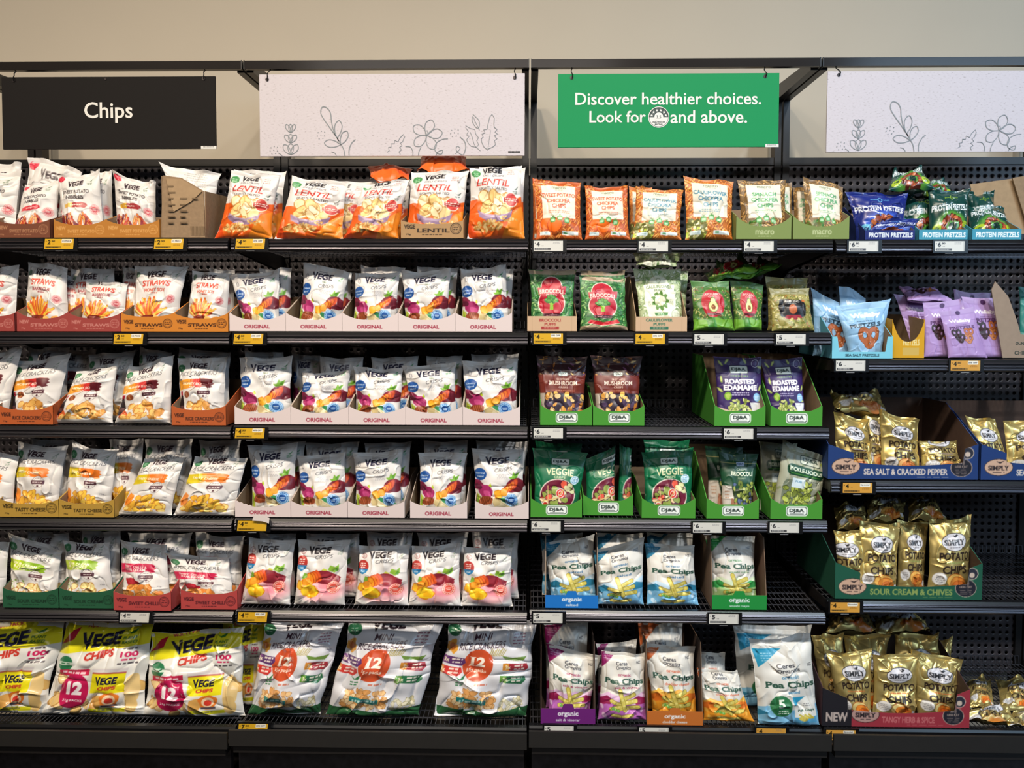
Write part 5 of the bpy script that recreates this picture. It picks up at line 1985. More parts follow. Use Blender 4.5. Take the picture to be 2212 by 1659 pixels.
DESC = {
    'nibbles_red': ('white bag of sweet potato nibbles with red banner', 'chip_bag', 'sweet potato nibble bags'),
    'nibbles_yellow': ('white bag of sweet potato nibbles with yellow banner', 'chip_bag', 'sweet potato nibble bags'),
    'lentil': ('white and orange bag of lentil chips', 'chip_bag', 'lentil chip bags'),
    'chick_sweet': ('orange bag of sweet potato chickpea chips', 'chip_bag', 'chickpea chip bags'),
    'chick_cauli': ('orange bag of cauliflower chickpea chips', 'chip_bag', 'chickpea chip bags'),
    'chick_spin': ('brown and green bag of spinach chickpea chips', 'chip_bag', 'chickpea chip bags'),
    'protein_blue': ('dark blue bag of protein pretzels', 'pretzel_bag', 'protein pretzel bags'),
    'protein_green': ('dark green bag of protein pretzels', 'pretzel_bag', 'protein pretzel bags'),
    'straws_bbq': ('white bag of barbecue straws', 'chip_bag', 'vegetable straw bags'),
    'straws_soy': ('white bag of honey soy straws', 'chip_bag', 'vegetable straw bags'),
    'crisps_original': ('white bag of original root vegetable crisps', 'crisp_bag', 'original crisp bags'),
    'crisps_red': ('white crisp bag with red badge and potatoes', 'crisp_bag', 'red badge crisp bags'),
    'broccoli_puffs': ('green bag of broccoli puffs', 'puff_bag', 'vegetable puff bags'),
    'cauli_puffs': ('pale green bag of cauliflower puffs', 'puff_bag', 'vegetable puff bags'),
    'avocado': ('green bag with red avocado badge', 'chip_bag', 'avocado chip bags'),
    'almond': ('olive gold bag with almond on black', 'chip_bag', 'almond chip bags'),
    'wallaby_blue': ('light blue pretzel pouch', 'pretzel_pouch', 'pretzel pouches'),
    'wallaby_purple': ('purple pretzel pouch', 'pretzel_pouch', 'pretzel pouches'),
    'rice_soy': ('white bag of honey soy rice crackers', 'cracker_bag', 'honey soy cracker bags'),
    'rice_cheese': ('white bag of tasty cheese rice crackers', 'cracker_bag', 'tasty cheese cracker bags'),
    'rice_sour': ('white bag of sour cream rice crackers', 'cracker_bag', 'sour cream cracker bags'),
    'rice_chilli': ('white bag of sweet chilli rice crackers', 'cracker_bag', 'sweet chilli cracker bags'),
    'mushroom': ('brown pouch of mushroom crisps', 'crisp_pouch', 'mushroom crisp pouches'),
    'edamame': ('purple pouch of roasted edamame', 'snack_pouch', 'edamame pouches'),
    'veggie': ('green pouch of veggie crisps', 'crisp_pouch', 'veggie crisp pouches'),
    'crispy_broccoli': ('dark green pouch of crispy broccoli', 'crisp_pouch', 'crispy broccoli pouches'),
    'pickle': ('pale green pickle snack pouch', 'snack_pouch', 'pickle snack pouches'),
    'simply_pepper': ('gold foil potato chip bag', 'chip_bag', 'gold chip bags, blue tray'),
    'simply_chives': ('gold foil potato chip bag', 'chip_bag', 'gold chip bags, green tray'),
    'simply_tangy': ('gold foil potato chip bag', 'chip_bag', 'gold chip bags, bottom shelf'),
    'pea_blue': ('white and blue pea chip bag', 'chip_bag', 'pea chip bags'),
    'pea_green': ('white and green pea chip bag', 'chip_bag', 'pea chip bags'),
    'pea_purple': ('white and purple pea chip bag', 'chip_bag', 'pea chip bags'),
    'pea_orange': ('white and orange pea chip bag', 'chip_bag', 'pea chip bags'),
    'pea_multi': ('large pale blue five pack of pea chips', 'multipack_bag', 'pea chip multipacks'),
    'vege_multi': ('large yellow and white multipack of vegetable chips', 'multipack_bag', 'yellow multipacks'),
    'mini_multi': ('large pale multipack of mini rice crackers', 'multipack_bag', 'mini cracker multipacks'),
}
IN = dict(front=.052)

# top shelf, left bay
X('nibbles_yellow', 'cut by the left edge, top shelf', (-70, 372), (48, 368), -75, 36, 'A', 0, **IN)
X('nibbles_red', 'in the brown carton', (54, 400), (132, 386), 22, 122, 'A', 0, **IN, dip=.03, lean=.05)
X('nibbles_yellow', 'left of the upright one', (122, 378), (217, 366), 137, 228, 'A', 0, **IN, dip=.04)
X('nibbles_yellow', 'beside the torn cardboard box', (245, 368), (337, 392), 250, 342, 'A', 0, **IN, dip=.06, wr=1.3)
X('nibbles_red', 'slumped behind the front row', (62, 344), (178, 374), 40, 165, 'A', 0, 1, **IN, dip=-.06, wr=1.5, q=.9)
X('nibbles_red', 'peeking between two yellow banner bags', (196, 369), (243, 368), 190, 246, 'A', 0, 1, **IN)
X('nibbles_red', 'behind, at the left edge', (-30, 348), (48, 352), -30, 40, 'A', 0, 1, **IN)
bag('chip_bag', 'silvery white bag standing behind the torn cardboard box', 'plain_white', (346, 352), (478, 374), 392, 456, 'A', 0, 0, depth=.085, crop=(0, .82), cat='snack bag', wr=1.5)
carton('shelf_carton', 'dark brown carton of sweet potato nibbles at the left edge', 'c_nibble_brown', -10, 108, 474, 484, 'A', 0)
carton('shelf_carton', 'tan carton of nibbles, left one of two, top shelf', 'c_nibble_tan', 117, 229, 474, 486, 'A', 0)
carton('shelf_carton', 'tan carton of nibbles touching the torn cardboard box', 'c_nibble_tan', 229, 345, 474, 486, 'A', 0)

# top shelf: lentil chips
X('lentil', 'leftmost', (500, 368), (606, 380), 464, 588, 'B', 0, front=.03, dip=.01)
X('lentil', 'second from left', (630, 379), (754, 396), 592, 742, 'B', 0, front=.03)
X('lentil', 'third, slumped and smallest', (782, 398), (886, 386), 742, 860, 'B', 0, front=.03, wr=1.2, crop=(0, .93))
X('lentil', 'in the kraft carton', (888, 370), (1013, 368), 872, 1002, 'B', 0, **IN)
X('lentil', 'rightmost and tallest', (1014, 364), (1128, 357), 1008, 1135, 'B', 0, front=.03, crop=(0, .95))
X('lentil', 'behind the leftmost one', (506, 365), (618, 369), 500, 612, 'B', 0, 1)
X('lentil', 'behind the second one', (690, 388), (802, 392), 690, 790, 'B', 0, 1)
X('lentil', 'behind the slumped one', (800, 394), (890, 388), 800, 880, 'B', 0, 1)
X('lentil', 'behind the rightmost one', (1034, 360), (1136, 362), 1030, 1134, 'B', 0, 1)
X('lentil', 'lying flat behind the slumped one, bottom edge out', (0, 0), (0, 0), 0, 0, 'B', 0, free=[(884, 390, .10), (800, 388, .10), (792, 360, .20), (892, 366, .20)], T=.03, crop=(0, .30), ucrop=(0, .1), depth=0)
X('lentil', 'lying on top of the kraft carton bag', (0, 0), (0, 0), 0, 0, 'B', 0, free=[(1015, 372, .09), (900, 372, .09), (908, 341, .20), (1008, 340, .20)], T=.045, crop=(0, .3), ucrop=(0, .1), depth=0)
carton('shelf_carton', 'kraft carton of lentil chips on the top shelf', 'c_lentil', 866, 1001, 476, 484, 'B', 0)

# torn cardboard box between nibbles and lentil chips
w = empty('cardboard_box', (0, 0, 0))
Yc = YS + .012
zc = shelf_z('A', 0, Yc)
P = lambda x, y, Y=Yc: px(x, y, Y)
a0 = P(347, 514)
w.location = a0
tag(w, 'torn brown cardboard box standing on end beside the nibbles', 'cardboard box')
mb = MB()
pts = [P(347, 513), P(443, 513), P(439, 412), P(392, 384), P(352, 379)]
mb.prism([(p[0], max(p[2], zc + .002)) for p in pts], 1, Yc, Yc + .004)
mb.build('front_flap', KRAFT, w)
mb = MB()
pts = [P(393, 384), P(439, 412), P(436, 424), P(385, 430), P(398, 448), P(374, 456)]
mb.prism([(p[0], p[2]) for p in [P(360, 386), P(392, 387), P(437, 414), P(414, 436), P(376, 458)]], 1, Yc - .004, Yc - .0006)
mb.build('folded_flap', solid('kraft_light', hx('a08564'), .8, 0, .08, 60), w)
mb = MB()
for k in range(7):
    for j in range(3):
        q0, q1 = P(364 + 26 * j, 402 + 13 * k), P(364 + 26 * j + 12 + 4 * ((k + j) % 2), 405 + 13 * k)
        if k < 2 and j > 0 or 2 < k and j == 2: continue
        mb.box((q0[0], Yc - .0052, q1[2]), (q1[0], Yc - .0042, q0[2]))
for k in range(11):
    q0, q1 = P(412 + k * 2.9, 489), P(413.5 + k * 2.9, 509)
    mb.box((q0[0], Yc - .0012, q1[2]), (q1[0], Yc - .0002, q0[2]))
mb.build('printed_marks', solid('brown_ink', hx('705a40'), .8), w)
q0 = P(347, 380)
for qx, h in ((q0[0], q0[2]), (P(440, 400)[0], q0[2] - .045)):
    mb = MB()
    mb.prism([(Yc + .0045, zc + .002), (Yc + .2, zc + .006), (Yc + .2, h + .02), (Yc + .0045, h)], 0, qx, qx + .003)
    mb.build('side_flap', KRAFT, w)

# top shelf: chickpea chips
for (n, t, wh, tl, tr, bl, br, kw) in [
    ('chick_sweet', 0, 'beside the bay joint', (1152, 392), (1256, 396), 1158, 1258, dict(dip=-.02)),
    ('chick_sweet', 0, 'second from left', (1262, 402), (1357, 402), 1263, 1362, {}),
    ('chick_cauli', 0, 'tilted and shorter', (1372, 404), (1477, 411), 1364, 1472, {}),
    ('chick_cauli', 0, 'tallest, next to a green carton', (1475, 380), (1586, 392), 1480, 1583, {}),
    ('chick_spin', 1, 'in the left green carton', (1592, 388), (1698, 389), 1600, 1702, {}),
    ('chick_spin', 1, 'in the right green carton', (1733, 382), (1822, 404), 1738, 1826, dict(dip=-.01))]:
    X(n, wh, tl, tr, bl, br, 'C', 0, front=.052 if t else .032, T=.045, mat=FILM, **dict(dict(wr=.7), **kw))
X('chick_sweet', 'behind the joint-side bag', (1150, 382), (1180, 390), 1150, 1200, 'C', 0, 1, T=.04)
X('chick_cauli', 'half hidden behind the tilted one', (1358, 402), (1410, 404), 1358, 1400, 'C', 0, 1, T=.04)
X('chick_spin', 'behind the left green carton bag', (1660, 390), (1712, 394), 1650, 1712, 'C', 0, 1, T=.04)
X('chick_spin', 'behind the right green carton bag', (1712, 404), (1760, 404), 1716, 1760, 'C', 0, 1, T=.04)
carton('shelf_carton', 'olive green carton of spinach chickpea chips, left one', 'c_macro', 1590, 1709, 466, 489, 'C', 0)
carton('shelf_carton', 'olive green carton of spinach chickpea chips, right one', 'c_macro', 1713, 1834, 466, 489, 'C', 0)

# top shelf: protein pretzels
X('protein_blue', 'leftmost', (1826, 414), (1962, 418), 1850, 1955, 'D', 0, **IN, mat=GLOSS)
X('protein_blue', 'slumped low against the navy tray', (0, 0), (0, 0), 0, 0, 'D', 0, free=[(1900, 474, .03), (1990, 470, .05), (1975, 500, .03), (1872, 500, .015)], T=.02, crop=(.3, 1), mat=GLOSS, depth=0)
X('protein_green', 'behind, between blue and green fronts', (1948, 424), (2020, 418), 1950, 2030, 'D', 0, 1, mat=GLOSS, ucrop=(.1, .7))
X('protein_green', 'upright in the left light blue tray', (2003, 412), (2096, 408), 2003, 2086, 'D', 0, **IN, mat=GLOSS)
X('protein_green', 'leaning in the right light blue tray', (2086, 432), (2168, 452), 2094, 2192, 'D', 0, **IN, mat=GLOSS, lean=.08)
X('protein_green', 'standing behind the leaning one', (2088, 414), (2146, 412), 2090, 2160, 'D', 0, 1, mat=GLOSS)
X('protein_green', 'lying on top of the pile', (0, 0), (0, 0), 0, 0, 'D', 0, free=[(1928, 374, .14), (1990, 368, .14), (2022, 408, .07), (1915, 414, .07)], T=.05, mat=GLOSS, depth=0, crop=(0, .7), wr=1.6)
X('protein_green', 'lying behind the top one', (0, 0), (0, 0), 0, 0, 'D', 0, free=[(1985, 396, .16), (2046, 398, .16), (2062, 420, .10), (1990, 420, .10)], T=.04, mat=GLOSS, depth=0, crop=(.2, .9), wr=1.6)
carton('display_tray', 'navy tray of protein pretzels', 'c_prot_blue', 1868, 1976, 497, 497, 'D', 0, 'flat', hb=.12)
carton('display_tray', 'light blue pretzel tray, left of the pair', 'c_prot_green', 1985, 2090, 496, 496, 'D', 0, 'flat', hb=.11)
carton('display_tray', 'light blue pretzel tray, right of the pair', 'c_prot_green', 2100, 2206, 495, 495, 'D', 0, 'flat', hb=.11)
w = empty('cardboard_box', tuple(px(2150, 500, YS + .12)))
tag(w, 'open brown cardboard box at the right end of the top shelf', 'cardboard box')
mb = MB()
Yq = YS + .13
mb.prism([(p[0], p[2]) for p in (px(2110, 505, Yq), px(2280, 505, Yq), px(2280, 372, Yq), px(2186, 386, Yq), px(2096, 398, Yq))], 1, Yq, Yq + .004)
mb.build('front_flap', solid('kraft_light', hx('a08564'), .8, 0, .08, 60), w)
mb = MB()
mb.prism([(p[0], p[2]) for p in (px(2182, 386, Yq), px(2280, 372, Yq), px(2290, 480, Yq), px(2215, 492, Yq))], 1, Yq - .012, Yq - .008)
mb.build('side_flap', KRAFT, w)

# ------------------------------------------------------------------ second shelf
S2 = 1
X('straws_bbq', 'cut by the left edge', (-50, 584), (43, 572), -55, 36, 'A', 1, **IN)
X('straws_bbq', 'tall, left of the pair', (60, 566), (147, 579), 52, 151, 'A', 1, **IN, dip=-.02)
X('straws_bbq', 'slumped, right of the pair', (186, 604), (276, 612), 172, 272, 'A', 1, **IN, crop=(0, .87))
X('straws_soy', 'taller of the pair', (290, 573), (408, 573), 288, 384, 'A', 1, **IN)
X('straws_soy', 'tilted, right of the pair', (414, 584), (500, 590), 402, 490, 'A', 1, **IN, crop=(0, .95))
X('straws_bbq', 'shaded, behind the slumped one', (152, 580), (247, 578), 150, 262, 'A', 1, 1)
X('straws_bbq', 'in shade behind the tall one', (140, 592), (180, 600), 135, 190, 'A', 1, 1)
X('straws_soy', 'in shade behind the taller one', (264, 576), (310, 580), 262, 320, 'A', 1, 1)
X('straws_soy', 'behind the tilted one', (452, 580), (508, 582), 450, 508, 'A', 1, 1)
carton('shelf_carton', 'maroon straws carton cut by the left edge', 'c_straws_red', -80, 32, 676, 684, 'A', 1)
carton('shelf_carton', 'maroon straws carton, left of the joined pair', 'c_straws_red', 37, 150, 672, 688, 'A', 1)
carton('shelf_carton', 'maroon straws carton, right of the joined pair', 'c_straws_red', 150, 261, 676, 688, 'A', 1)
carton('shelf_carton', 'orange brown straws carton beside the maroon one', 'c_straws_tan', 262, 376, 676, 684, 'A', 1)
carton('shelf_carton', 'orange brown straws carton beside the white cartons', 'c_straws_tan', 376, 493, 676, 688, 'A', 1)

NTH = ['leftmost', 'second', 'third', 'fourth', 'rightmost']
OR2 = [((494, 594), (606, 582), 528, 606, {}), ((655, 569), (756, 590), 642, 736, dict(dip=-.03)), ((766, 590), (865, 588), 760, 856, dict(crop=(0, .95))),
       ((866, 586), (976, 580), 874, 968, {}), ((993, 582), (1094, 572), 996, 1104, {})]
C2 = [(496, 617), (617.5, 739), (739.5, 860), (860.5, 983), (983.5, 1106)]
for k, ((tl, tr, bl, br, kw), (x0, x1)) in enumerate(zip(OR2, C2)):
    X('crisps_original', f'{NTH[k]} front bag, second shelf', tl, tr, bl, br, 'B', 1, **IN, **kw)
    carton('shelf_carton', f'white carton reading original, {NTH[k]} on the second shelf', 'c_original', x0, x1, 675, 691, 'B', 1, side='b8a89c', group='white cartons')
for k, (tl, tr, bl, br) in enumerate([((560, 580), (630, 578), 560, 630), ((690, 582), (760, 590), 690, 760), ((778, 573), (876, 577), 780, 870), ((900, 574), (990, 578), 895, 985), ((1020, 576), (1110, 580), 1020, 1108)]):
    X('crisps_original', f'behind the {NTH[k]} front bag, second shelf', tl, tr, bl, br, 'B', 1, 1)

X('broccoli_puffs', 'in the kraft carton', (1141, 581), (1245, 583), 1146, 1240, 'C', 1, **IN, T=.035, style='pouch')
X('broccoli_puffs', 'standing without a carton', (1250, 594), (1352, 600), 1252, 1357, 'C', 1, front=.03, T=.04, style='pouch')
X('broccoli_puffs', 'in shade behind the loose one', (1252, 584), (1352, 584), 1252, 1352, 'C', 1, 1, T=.04, style='pouch')
X('cauli_puffs', 'in the kraft carton', (1366, 580), (1472, 580), 1382, 1478, 'C', 1, **IN, T=.035, style='pouch')
X('cauli_puffs', 'behind the carton one, to the right', (1385, 578), (1488, 586), 1390, 1484, 'C', 1, 1, T=.03, style='pouch')
X('cauli_puffs', 'lying on top of the others', (0, 0), (0, 0), 0, 0, 'C', 1, free=[(1366, 549, .16), (1477, 550, .16), (1462, 574, .09), (1374, 574, .09)], T=.03, depth=0, crop=(.6, 1))
X('avocado', 'front one of the pair', (1490, 606), (1576, 607), 1496, 1588, 'C', 1, front=.03, T=.04, style='pouch')
X('avocado', 'right one of the pair', (1576, 606), (1650, 616), 1585, 1646, 'C', 1, depth=.06, T=.04, style='pouch', dip=-.02)
for k, (fr, wh) in enumerate((([(1548, 575, .2), (1606, 556, .2), (1640, 585, .1), (1545, 604, .1)], 'lying leftmost on the heap'), ([(1606, 580, .18), (1652, 560, .2), (1690, 572, .12), (1600, 604, .09)], 'lying rightmost on the heap'), ([(1520, 590, .2), (1580, 570, .2), (1620, 600, .1), (1530, 608, .1)], 'lying beneath the heap'))):
    X('avocado', wh, (0, 0), (0, 0), 0, 0, 'C', 1, free=fr, T=.025, depth=0, wr=1.5)
X('almond', 'front one', (1660, 622), (1748, 622), 1666, 1761, 'C', 1, front=.03, T=.035, style='pouch')
X('almond', 'taller one behind', (1652, 597), (1745, 600), 1658, 1748, 'C', 1, 1, T=.035, style='pouch')
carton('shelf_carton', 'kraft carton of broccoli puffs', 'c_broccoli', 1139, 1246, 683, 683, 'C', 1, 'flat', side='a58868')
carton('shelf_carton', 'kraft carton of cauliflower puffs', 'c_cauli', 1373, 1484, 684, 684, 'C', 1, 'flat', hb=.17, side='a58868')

# second shelf, right bay
X('wallaby_blue', 'front one in the light blue tray', (1801, 660), (1926, 645), 1834, 1904, 'D', 1, front=.058, T=.045, style='pouch', lean=.02)
X('wallaby_blue', 'in shade behind, far left', (1752, 622), (1846, 668), 1756, 1850, 'D', 1, 1, T=.04, style='pouch')
X('wallaby_blue', 'corner pointing up behind the front one', (1812, 618), (1870, 645), 1812, 1880, 'D', 1, 1, T=.03, dip=-.05, style='pouch')
X('wallaby_purple', 'left of the three fronts', (1993, 654), (2076, 645), 1995, 2078, 'D', 1, front=.05, T=.02, style='pouch', lean=.02, wr=.5)
X('wallaby_purple', 'middle and nearest of the three fronts', (2028, 672), (2104, 662), 2048, 2134, 'D', 1, front=.018, T=.018, style='pouch', lean=.02, wr=.5, depth=.018)
X('wallaby_purple', 'right of the three fronts', (2076, 641), (2166, 642), 2100, 2182, 'D', 1, front=.042, T=.018, style='pouch', lean=.02, wr=.5)
X('wallaby_purple', 'dark, leaning over the yellow carton', (1930, 634), (2010, 640), 1975, 2040, 'D', 1, 1, T=.02, style='pouch', lean=.05)
X('wallaby_purple', 'dark, at the back right', (2060, 626), (2140, 632), 2060, 2140, 'D', 1, 1, T=.02, style='pouch', q=.8, crop=(.2, 1))
X('wallaby_purple', 'lying dark on top behind', (0, 0), (0, 0), 0, 0, 'D', 1, free=[(1940, 622, .2), (2020, 622, .2), (2060, 650, .1), (1960, 650, .1)], T=.03, depth=0)
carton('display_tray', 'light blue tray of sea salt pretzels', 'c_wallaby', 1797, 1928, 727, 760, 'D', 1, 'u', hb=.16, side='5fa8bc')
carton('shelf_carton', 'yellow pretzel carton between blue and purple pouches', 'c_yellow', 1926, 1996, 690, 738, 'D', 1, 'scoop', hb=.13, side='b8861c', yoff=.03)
w = empty('snack_carton', tuple(px(2190, 775, YS + .02)))
tag(w, 'tall torn kraft carton reading mountain chips at the right edge', 'carton')
mb = MB()
Yq = YS + .02
mb.prism([(p[0], p[2]) for p in (px(2166, 773, Yq), px(2260, 773, Yq), px(2260, 730, Yq), px(2205, 722, Yq), px(2196, 690, Yq), (px(2178, 640, Yq)), px(2150, 608, Yq), px(2142, 626, Yq))], 1, Yq, Yq + .003)
mb.build('front_flap', solid('kraft_pink', hx('94806e'), .8, 0, .06, 60), w)
V1, T1 = text_mesh('OUNTAIN', .05, px(2212, 742, Yq)[0], px(2212, 742, Yq)[2], Yq - .0006, 'l', BLACK2, w, .02)
V2, T2 = text_mesh('CHIPS', .04, px(2206, 762, Yq)[0], px(2206, 762, Yq)[2], Yq - .0006, 'l', BLACK2, w, .02)
join_flat([(V1, T1.tolist(), 0), (V2, T2.tolist(), 0)], 'lettering', [solid('green_ink', hx('2c3a34'), .7)], w)
bag('snack_pouch', 'teal pouch behind the torn kraft carton', Art(120, '1f7a70'), (2200, 620), (2290, 622), 2200, 2290, 'D', 1, 1, T=.03, style='pouch')

# ------------------------------------------------------------------ third shelf
X('rice_soy', 'cut by the left edge', (-55, 770), (50, 748), -70, 16, 'A', 2, front=.03)
X('rice_soy', 'in the left rust carton', (32, 780), (154, 762), 22, 124, 'A', 2, **IN, dip=.04)
X('rice_soy', 'slumped forward, second from left', (166, 802), (256, 790), 112, 244, 'A', 2, front=.03, crop=(0, .92))
X('rice_soy', 'with a dark folded top corner', (276, 792), (376, 764), 248, 371, 'A', 2, front=.03, dip=.05, wr=1.3)
X('rice_soy', 'in the right rust carton', (382, 772), (492, 770), 386, 487, 'A', 2, **IN)
for k, (tl, tr, bl, br, wh) in enumerate([((60, 752), (150, 748), 60, 150, 'shaded behind the left carton'), ((190, 765), (292, 756), 190, 285, 'behind the slumped one'), ((300, 748), (372, 760), 300, 370, 'behind the dark cornered one'), ((100, 750), (210, 756), 110, 205, 'in deep shade, upper left'), ((385, 750), (500, 760), 385, 498, 'behind the right carton')]):
    X('rice_soy', wh, tl, tr, bl, br, 'A', 2, 1 if k != 3 else 2, wr=1.5)
carton('shelf_carton', 'rust orange cracker carton at the left', 'c_rust', -3, 115, 875, 886, 'A', 2)
carton('shelf_carton', 'rust orange cracker carton at the bay joint', 'c_rust', 371, 488, 876, 886, 'A', 2)
OR3 = [((516, 772), (634, 769), 517, 630, {}), ((652, 806), (760, 800), 644, 748, dict(crop=(0, .88), wr=1.3)), ((762, 792), (872, 796), 770, 868, dict(crop=(0, .93), wr=1.3)),
       ((867, 790), (987, 782), 892, 988, {}), ((996, 780), (1121, 776), 1004, 1120, {})]
C3 = [(507, 628), (628.5, 753), (753.5, 876), (876.5, 999.5), (1000, 1123)]
for k, ((tl, tr, bl, br, kw), (x0, x1)) in enumerate(zip(OR3, C3)):
    X('crisps_original', f'{NTH[k]} front bag, third shelf', tl, tr, bl, br, 'B', 2, **IN, **kw)
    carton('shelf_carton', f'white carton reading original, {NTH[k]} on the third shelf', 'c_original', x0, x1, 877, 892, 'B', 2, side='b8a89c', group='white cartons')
for k, (tl, tr, bl, br) in enumerate([((528, 757), (612, 760), 528, 640), ((690, 770), (786, 772), 690, 780), ((802, 771), (904, 768), 802, 900), ((920, 769), (1000, 768), 920, 1000), ((1016, 764), (1122, 763), 1016, 1120)]):
    X('crisps_original', f'behind the {NTH[k]} front bag, third shelf', tl, tr, bl, br, 'B', 2, 1)
X('crisps_original', 'in deep shade between first two, third shelf', (630, 762), (692, 768), 630, 692, 'B', 2, 2)

X('mushroom', 'left one', (1157, 766), (1270, 770), 1166, 1263, 'C', 2, **IN, T=.045, style='pouch')
X('mushroom', 'right one', (1274, 768), (1389, 769), 1287, 1380, 'C', 2, **IN, T=.045, style='pouch')
X('edamame', 'left one', (1540, 769), (1646, 771), 1549, 1651, 'C', 2, **IN, T=.035, style='pouch', wr=.7)
X('edamame', 'right one', (1642, 776), (1733, 771), 1664, 1742, 'C', 2, **IN, T=.035, style='pouch', wr=.7)
for k, (x0, x1, wh, hb) in enumerate([(1167, 1279, 'under the left mushroom pouch', .1), (1281, 1392, 'under the right mushroom pouch', .1), (1543, 1653, 'under the left edamame pouch', .2), (1664, 1776, 'under the right edamame pouch', .2)]):
    carton('shelf_carton', 'bright green carton ' + wh, 'c_dja', x0, x1, 877, 888, 'C', 2, 'dja', hb=hb, group='bright green cartons', dep=.32)

X('simply_pepper', 'leftmost in the wide blue tray', (1800, 888), (1874, 906), 1806, 1890, 'D', 2, **IN, mat=FOIL, T=.055, wr=1.6)
X('simply_pepper', 'upright in the middle of the blue tray', (1898, 886), (1984, 906), 1902, 1988, 'D', 2, **IN, mat=FOIL, T=.055, wr=1.6)
X('simply_pepper', 'slumped low at the right of the tray', (1982, 952), (2066, 952), 1990, 2084, 'D', 2, **IN, mat=FOIL, T=.055, crop=(0, .7), wr=1.4)
X('simply_pepper', 'shaded, between the two uprights', (1858, 868), (1906, 892), 1862, 1912, 'D', 2, 1, mat=FOIL, wr=1.6)
X('simply_pepper', 'lying across the back, badge up', (0, 0), (0, 0), 0, 0, 'D', 2, free=[(1790, 852, .2), (1905, 856, .2), (1920, 892, .1), (1800, 886, .1)], T=.05, mat=FOIL, depth=0, wr=1.8)
X('simply_pepper', 'leaning left in the second blue tray', (2084, 898), (2150, 904), 2120, 2190, 'D', 2, **IN, mat=FOIL, T=.05, wr=1.4)
X('simply_pepper', 'at the right edge, second blue tray', (2166, 908), (2262, 904), 2176, 2270, 'D', 2, **IN, mat=FOIL, T=.05, wr=1.4)
carton('display_tray', 'wide dark blue tray of pepper potato chips', 'c_pepper', 1788, 2112, 960, 1006, 'D', 2, 'simply', hb=.21, dep=.33, inner='5a4438')
carton('display_tray', 'dark blue tray cut by the right edge', 'c_pepper', 2118, 2442, 960, 1006, 'D', 2, 'simply', hb=.2, dep=.33, inner='5a4438')

# ------------------------------------------------------------------ fourth shelf
X('rice_cheese', 'cut by the left edge', (-60, 960), (42, 985), -70, 30, 'A', 3, front=.03)
X('rice_cheese', 'in the left mustard carton', (38, 952), (147, 962), 28, 126, 'A', 3, **IN, dip=.05)
X('rice_cheese', 'in the right mustard carton, pointed corner', (156, 950), (256, 968), 135, 240, 'A', 3, **IN, dip=.07, wr=1.3)
X('rice_cheese', 'loose, left of the pair', (312, 990), (400, 988), 252, 372, 'A', 3, front=.03, crop=(0, .92))
X('rice_cheese', 'loose, right of the pair', (420, 986), (537, 988), 374, 506, 'A', 3, front=.03, crop=(0, .92))
for k, (tl, tr, bl, br, wh) in enumerate([((312, 948), (418, 946), 310, 412, 'behind the loose left one'), ((430, 950), (520, 948), 428, 520, 'behind the loose right one'), ((236, 948), (312, 946), 236, 306, 'behind the pointed corner one'), ((70, 946), (160, 950), 60, 150, 'behind the left mustard carton')]):
    X('rice_cheese', wh, tl, tr, bl, br, 'A', 3, 1, wr=1.4)
carton('shelf_carton', 'mustard yellow cracker carton at the left edge', 'c_mustard', 0, 127, 1078, 1089, 'A', 3)
carton('shelf_carton', 'mustard yellow cracker carton, second from left', 'c_mustard', 128, 247, 1078, 1089, 'A', 3)
OR4 = [((535, 962), (644, 956), 545, 640, {}), ((640, 984), (748, 976), 650, 750, {}), ((762, 978), (872, 970), 768, 868, {}), ((903, 978), (1010, 978), 904, 996, dict(dip=-.01)), ((1018, 968), (1138, 966), 1026, 1130, dict(dip=.04))]
C4 = [(508, 628, 'torn'), (629, 750, 'scoop'), (751, 874, 'scoop'), (886, 1009, 'scoop'), (1026, 1142, 'scoop')]
for k, ((tl, tr, bl, br, kw), (x0, x1, sh)) in enumerate(zip(OR4, C4)):
    X('crisps_original', f'{NTH[k]} front bag, fourth shelf', tl, tr, bl, br, 'B', 3, **IN, **kw)
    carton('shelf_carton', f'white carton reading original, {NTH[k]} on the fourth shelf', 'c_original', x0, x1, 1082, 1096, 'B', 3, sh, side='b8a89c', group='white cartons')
for k, (tl, tr, bl, br) in enumerate([((566, 950), (660, 952), 566, 656), ((660, 956), (775, 954), 660, 770), ((786, 956), (890, 952), 786, 886), ((914, 952), (1012, 950), 914, 1008), ((1028, 950), (1142, 952), 1028, 1138)]):
    X('crisps_original', f'behind the {NTH[k]} front bag, fourth shelf', tl, tr, bl, br, 'B', 3, 1, wr=1.4)

X('veggie', 'leftmost', (1150, 968), (1270, 978), 1152, 1250, 'C', 3, **IN, T=.045, style='pouch')
X('veggie', 'rotated, in the carton set back', (1262, 992), (1330, 962), 1266, 1330, 'C', 3, front=.07, T=.04, style='pouch', ucrop=(0, .62))
X('veggie', 'narrow sliver at the right of its carton', (1338, 958), (1364, 968), 1334, 1366, 'C', 3, front=.09, T=.02, style='pouch', ucrop=(0, .4))
X('veggie', 'rightmost, folded at the top', (1384, 976), (1500, 966), 1396, 1495, 'C', 3, **IN, T=.045, style='pouch', wr=1.4)
X('veggie', 'in shade behind the leftmost', (1155, 952), (1258, 958), 1160, 1256, 'C', 3, 1, T=.04, style='pouch')
X('veggie', 'in shade behind the rightmost', (1390, 948), (1490, 950), 1390, 1490, 'C', 3, 1, T=.04, style='pouch', wr=1.5)
X('crispy_broccoli', 'front one', (1550, 976), (1639, 980), 1560, 1626, 'C', 3, **IN, T=.04, style='pouch')
X('crispy_broccoli', 'behind the front one', (1522, 962), (1606, 966), 1530, 1604, 'C', 3, 1, T=.035, style='pouch')
